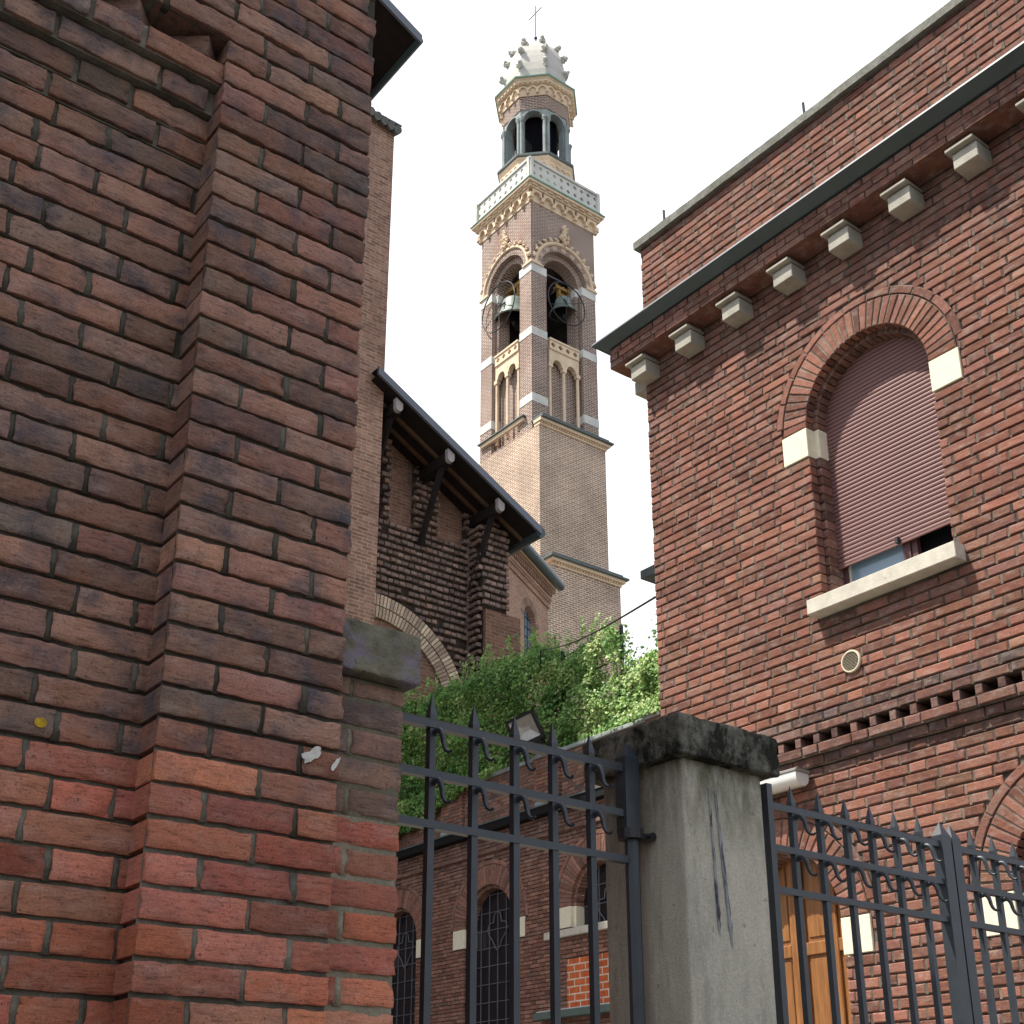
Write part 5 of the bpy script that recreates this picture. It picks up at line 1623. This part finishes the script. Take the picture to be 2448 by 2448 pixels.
for k in range(4):
    mp = side_map(k, HB)
    holed_panel(mb, mp, -1.015, 1.015, 41.42, 41.92, -0.18, -0.06, 4, 1, 0.28)
    mb.box(mp, -1.015, 1.015, 41.92, 42.03, -0.3, -0.01)
    mb.box(mp, -1.015, 1.015, 41.36, 41.42, -0.3, -0.03)
    mb.box(mp, -1.015, 1.015, 41.40, 41.9, -0.32, -0.24)
    for x in (-0.95, 0.0, 0.95):
        P = mp(x, 0, -0.16)
        mb.lathe([(0.085, 36.5), (0.085, 40.25)], P[0], P[1], 8)
        mb.box(mp, x - 0.13, x + 0.13, 40.25, 40.48, -0.28, -0.04)
    for c_ in (-0.475, 0.475):
        for i in range(12):
            t0, t1 = math.pi * i / 12, math.pi * (i + 1) / 12
            mb.wedge(mp, c_, 40.5, 0.30, 0.42, t0, t1, -0.35, -0.06)
            x0_, x1_ = c_ + 0.42 * math.cos(t0), c_ + 0.42 * math.cos(t1)
            mb.poly([mp(x0_, 40.5 + 0.42 * math.sin(t0), -0.10), mp(x1_, 40.5 + 0.42 * math.sin(t1), -0.10), mp(x1_, 41.36, -0.10), mp(x0_, 41.36, -0.10)])
    mb.box(mp, -1.015, -0.87, 40.48, 41.36, -0.3, -0.09); mb.box(mp, 0.87, 1.015, 40.48, 41.36, -0.3, -0.09); mb.box(mp, -0.06, 0.06, 40.48, 41.36, -0.3, -0.09)
mb.build('arcade', 'cream', BT)
# main cornice: corbel table, mouldings, pierced balustrade
mb = MB()
for k in range(4):
    mp = side_map(k, HB)
    n = 6
    step = 2 * (HB + 0.12) / n
    for i in range(n):
        c_ = -(HB + 0.12) + (i + 0.5) * step
        for q in range(10):
            t0, t1 = math.pi * q / 10, math.pi * (q + 1) / 10
            mb.wedge(mp, c_, 50.62, 0.23, 0.34, t0, t1, -0.05, 0.22)
            x0_, x1_ = c_ + 0.34 * math.cos(t0), c_ + 0.34 * math.cos(t1)
            mb.poly([mp(x0_, 50.62 + 0.34 * math.sin(t0), 0.20), mp(x1_, 50.62 + 0.34 * math.sin(t1), 0.20), mp(x1_, 51.02, 0.20), mp(x0_, 51.02, 0.20)])
    for i in range(n + 1):
        c_ = -(HB + 0.12) + i * step
        mb.box(mp, c_ - 0.09, c_ + 0.09, 50.38, 50.66, -0.05, 0.24)
        mb.box(mp, c_ - 0.06, c_ + 0.06, 50.24, 50.38, -0.05, 0.12)
    mb.box(mp, -HB, HB, 50.30, 51.05, -0.2, 0.04)
    e = 0.28; mb.box(mp, -HB - e, HB + e, 51.02, 51.12, -0.2, e)
    n = 9
    for i in range(n):
        a_ = -(HB + 0.3) + (i + 0.2) * 2 * (HB + 0.3) / n
        mb.box(mp, a_, a_ + 0.34, 51.12, 51.24, -0.2, 0.36)
    e = 0.30; mb.box(mp, -HB - e, HB + e, 51.12, 51.24, -0.2, e)
    e = 0.44; mb.box(mp, -HB - e, HB + e, 51.24, 51.40, -0.2, e)
mb.build('cornice', 'cream', BT)
mb = MB(); mb.abox(TX - 2.76, TX + 2.76, TY - 2.76, TY + 2.76, 51.405, 51.44); mb.abox(TX - 2.62, TX + 2.62, TY - 2.62, TY + 2.62, 51.44, 51.64)
mb.build('cornice_slab', 'copper', BT)
mb = MB()
hb = 2.47
for k in range(4):
    mp = side_map(k, hb)
    holed_panel(mb, mp, -hb, hb, 51.80, 52.84, -0.14, 0.0, 10, 2, 0.24)
    mb.box(mp, -hb - 0.04, hb + 0.04, 51.64, 51.78, -0.2, 0.04)
    mb.box(mp, -hb - 0.08, hb + 0.08, 52.86, 53.0, -0.22, 0.08)
    for s in (-1, 1): mb.box(mp, s * hb - 0.13, s * hb + 0.13, 51.64, 52.98, -0.15, 0.03)
mb.build('balustrade', 'white_stone', BT)
# octagon
def octo(h, a=0): return h / math.cos(math.pi / 8)
def ocyl(mb, prof): mb.lathe([(octo(r), z) for r, z in prof], TX, TY, 8, a0=math.pi / 8, cap=True)
def oct_map(k, h):
    t = math.pi / 4 * k
    cx, sx = math.cos(t), math.sin(t)
    return lambda a, z, d: (TX + cx * (h + d) - sx * a, TY + sx * (h + d) + cx * a, z)
mb = MB(); ocyl(mb, [(2.02, 51.6), (2.02, 54.05), (2.12, 54.2), (2.12, 54.3)])
for k in range(8):
    mp = oct_map(k, 2.02)
    for i in range(4):
        c_ = -0.60 + i * 0.40
        for q in range(8): mb.wedge(mp, c_, 53.72, 0.12, 0.19, math.pi * q / 8, math.pi * (q + 1) / 8, -0.02, 0.06)
        mb.box(mp, c_ - 0.23, c_ - 0.17, 53.45, 53.75, -0.02, 0.06)
mb.build('drum', 'cream', BT)
mb = MB(); ocyl(mb, [(2.16, 54.302), (2.20, 54.36), (2.20, 54.5), (1.9, 54.56)])
mb.build('drum_ledge', 'lead_slab', BT)
# lantern: arches and columns
HL = 1.80
mb = MB()
for k in range(8):
    mp = oct_map(k, HL)
    w = HL * math.tan(math.pi / 8)
    mb.arch_wall(mp, -w, w, 54.56, 57.96, 0, 57.32, 0.53, 54.57, -0.42, 0.0, 0)
    for q in range(14): mb.wedge(mp, 0, 57.32, 0.53, 0.62, math.pi * q / 14, math.pi * (q + 1) / 14, -0.1, 0.05)
mb.build('lantern', 'grey_stone', BT)
mb = MB()
for k in range(8):
    t = math.pi / 4 * k + math.pi / 8
    r = octo(HL) + 0.04
    for s in (-0.1, 0.1):
        x, y = TX + r * math.cos(t) - s * math.sin(t), TY + r * math.sin(t) + s * math.cos(t)
        mb.lathe([(0.13, 54.56), (0.13, 54.68), (0.095, 54.74), (0.09, 56.98), (0.11, 57.02), (0.16, 57.28), (0.16, 57.36)], x, y, 8)
        for q in range(6):
            tt = rnd.uniform(0, 6.28); mb.blob((x + 0.12 * math.cos(tt), y + 0.12 * math.sin(tt), 57.08 + 0.2 * rnd.random()), 0.06)
mb.build('column', 'grey_stone', BT)
mb = MB(); ocyl(mb, [(1.2, 54.4), (1.2, 58.0)]); mb.build('lantern_core', 'dark_room', BT)
mb = MB(); ocyl(mb, [(1.84, 57.962), (1.90, 59.0)]); mb.build('lantern_brick', 'tower_upper', BT)
mb = MB(); ocyl(mb, [(1.94, 58.86), (1.97, 59.02), (2.0, 59.5), (2.18, 59.56), (2.18, 59.66), (2.22, 59.8), (2.30, 59.9)])
for k in range(8):
    mp = oct_map(k, 1.99)
    for i in range(3):
        c_ = -0.56 + i * 0.56
        for q in range(8): mb.wedge(mp, c_, 59.22, 0.17, 0.27, math.pi * q / 8, math.pi * (q + 1) / 8, -0.02, 0.10)
        mb.box(mp, c_ - 0.34, c_ - 0.22, 58.95, 59.25, -0.02, 0.13)
    for i in range(6):
        c_ = -0.8 + i * 0.3
        mb.box(mp, c_, c_ + 0.15, 59.60, 59.70, 0.0, 0.26)
mb.build('lantern_cornice', 'cream', BT)
mb = MB(); ocyl(mb, [(2.36, 59.905), (2.38, 59.98), (2.30, 60.04), (1.95, 60.14)]); mb.build('cornice_slab', 'copper', BT)
mb = MB()
dp = [(1.93, 60.10), (1.90, 60.45), (1.80, 60.50), (1.80, 60.62)] + [(1.40 * math.cos(t) ** 0.9 + 0.42, 60.62 + 3.6 * math.sin(t)) for t in [R(6 + i * 9.6) for i in range(9)]] + [(0.40, 64.26)]
ocyl(mb, dp)
mb.build('dome', 'dome', BT)
for k in range(8):
    t = math.pi / 4 * k + math.pi / 8
    for i in range(3):
        mb = MB()
        w = R(12 + i * 22)
        r = octo(1.40 * math.cos(w) ** 0.9 + 0.42) - 0.03; z = 60.62 + 3.6 * math.sin(w)
        for q in range(11):
            u = rnd.random()
            mb.blob((TX + (r + 0.20 * u) * math.cos(t) + rnd.uniform(-0.09, 0.09), TY + (r + 0.20 * u) * math.sin(t) + rnd.uniform(-0.09, 0.09), z + rnd.uniform(-0.18, 0.06) + 0.12 * u), rnd.uniform(0.12, 0.17))
        mb.build('crocket', 'dome', BT)
mb = MB()
mb.lathe([(0.36, 64.2), (0.40, 64.36), (0.36, 64.55), (0.22, 64.70), (0.06, 64.72), (0.05, 65.1), (0.11, 65.25), (0.04, 65.42), (0.03, 67.85)], TX, TY, 10)
mb.tube([(TX, TY + 0.66, 67.25), (TX, TY - 0.58, 67.25)], 0.03, 6)
mb.build('cross', 'black_iron', BT)

# ---- bells hang in the belfry
def bell(cx, cy, zl, s, along, label, wheel):
    b = thing('bell', (cx, cy, zl), label, 'bell', 'bells in the belfry')
    mb = MB()
    prof = [(0.93, 0.0), (1.0, 0.03), (0.97, 0.10), (0.80, 0.30), (0.68, 0.62), (0.60, 0.98), (0.54, 1.18), (0.40, 1.30), (0.15, 1.34)]
    mb.lathe([(r * s, zl + z * s) for r, z in prof], cx, cy, 24)
    mb.build('shell', 'bronze', b, smooth=True)
    mb = MB(); mb.lathe([(r * s * 0.93, zl + 0.02 + z * s * 0.94) for r, z in prof], cx, cy, 20); mb.lathe([(0.02, zl + 0.9 * s), (0.04, zl + 0.2), (0.14 * s, zl - 0.02), (0.10 * s, zl - 0.16), (0.03, zl - 0.3)], cx, cy, 8)
    mb.build('clapper', 'black_iron', b)
    mp = (lambda a, z, d: (cx + a, cy + d, z)) if along == 'x' else (lambda a, z, d: (cx + d, cy + a, z))
    mb = MB(); zt = zl + 1.36 * s
    for t in (-0.42, 0.42):
        mb.box(mp, t * s - 0.07, t * s + 0.07, zt - 0.25, zt + 0.62 * s, -0.10, 0.10)
    mb.box(mp, -0.75 * s, 0.75 * s, zt + 0.50 * s, zt + 0.66 * s, -0.14, 0.14)
    mb.box(mp, -0.62 * s, 0.62 * s, zt + 0.70 * s, zt + 0.78 * s, -0.11, 0.11)
    mb.box(mp, -0.32 * s, 0.32 * s, zt + 0.02, zt + 0.16, -0.12, 0.12)
    for t in (-0.6, 0, 0.6): mb.blob(mp(t * s, zt + 0.86 * s, 0), 0.09)
    mb.build('yoke', 'yoke', b)
    mb = MB()
    wo, wc, wd, wr = wheel
    mb.tube([mp(wo + wr * math.cos(2 * math.pi * i / 40), wc + wr * math.sin(2 * math.pi * i / 40), wd) for i in range(40)], 0.035, 6, close=True)
    for t in (R(25), R(85), R(145)):
        mb.tube([mp(wo + wr * math.cos(t), wc + wr * math.sin(t), wd), mp(wo - wr * math.cos(t), wc - wr * math.sin(t), wd)], 0.016, 5)
    mb.tube([mp(wo, wc, wd), mp(0, zl + 1.5 * s, 0)], 0.05, 6)
    mb.build('wheel', 'black_iron', b)
    mb = MB(); mb.box(mp, -1.6, 1.6, zl + 2.62 * s, zl + 2.70 * s, -0.05, 0.05); mb.build('beam', 'barge', b)
    return b
bell(38.62, 45.25, 44.70, 0.78, 'x', 'bronze bell hanging in the shaded right-hand arch of the belfry', (-0.70, 44.45, -1.10, 1.28))
bell(36.70, 47.22, 44.50, 1.10, 'y', 'larger pale green bell in the sunlit left-hand arch of the belfry', (-0.20, 44.8, -1.22, 1.45))

# ================================================================== PALE HOUSE behind
PH = thing('plaster_house', (22, 15, 0), 'white plastered house with a dark eave, just showing behind the brick house corner', 'house')
mb = MB(); mb.abox(20.3, 28, 8, 20.15, 0, 14.6); mb.build('wall', 'plaster_white', PH)
mb = MB(); mb.abox(19.85, 28.4, 7.5, 20.57, 14.605, 14.82); mb.build('roof', 'lead_slab', PH)
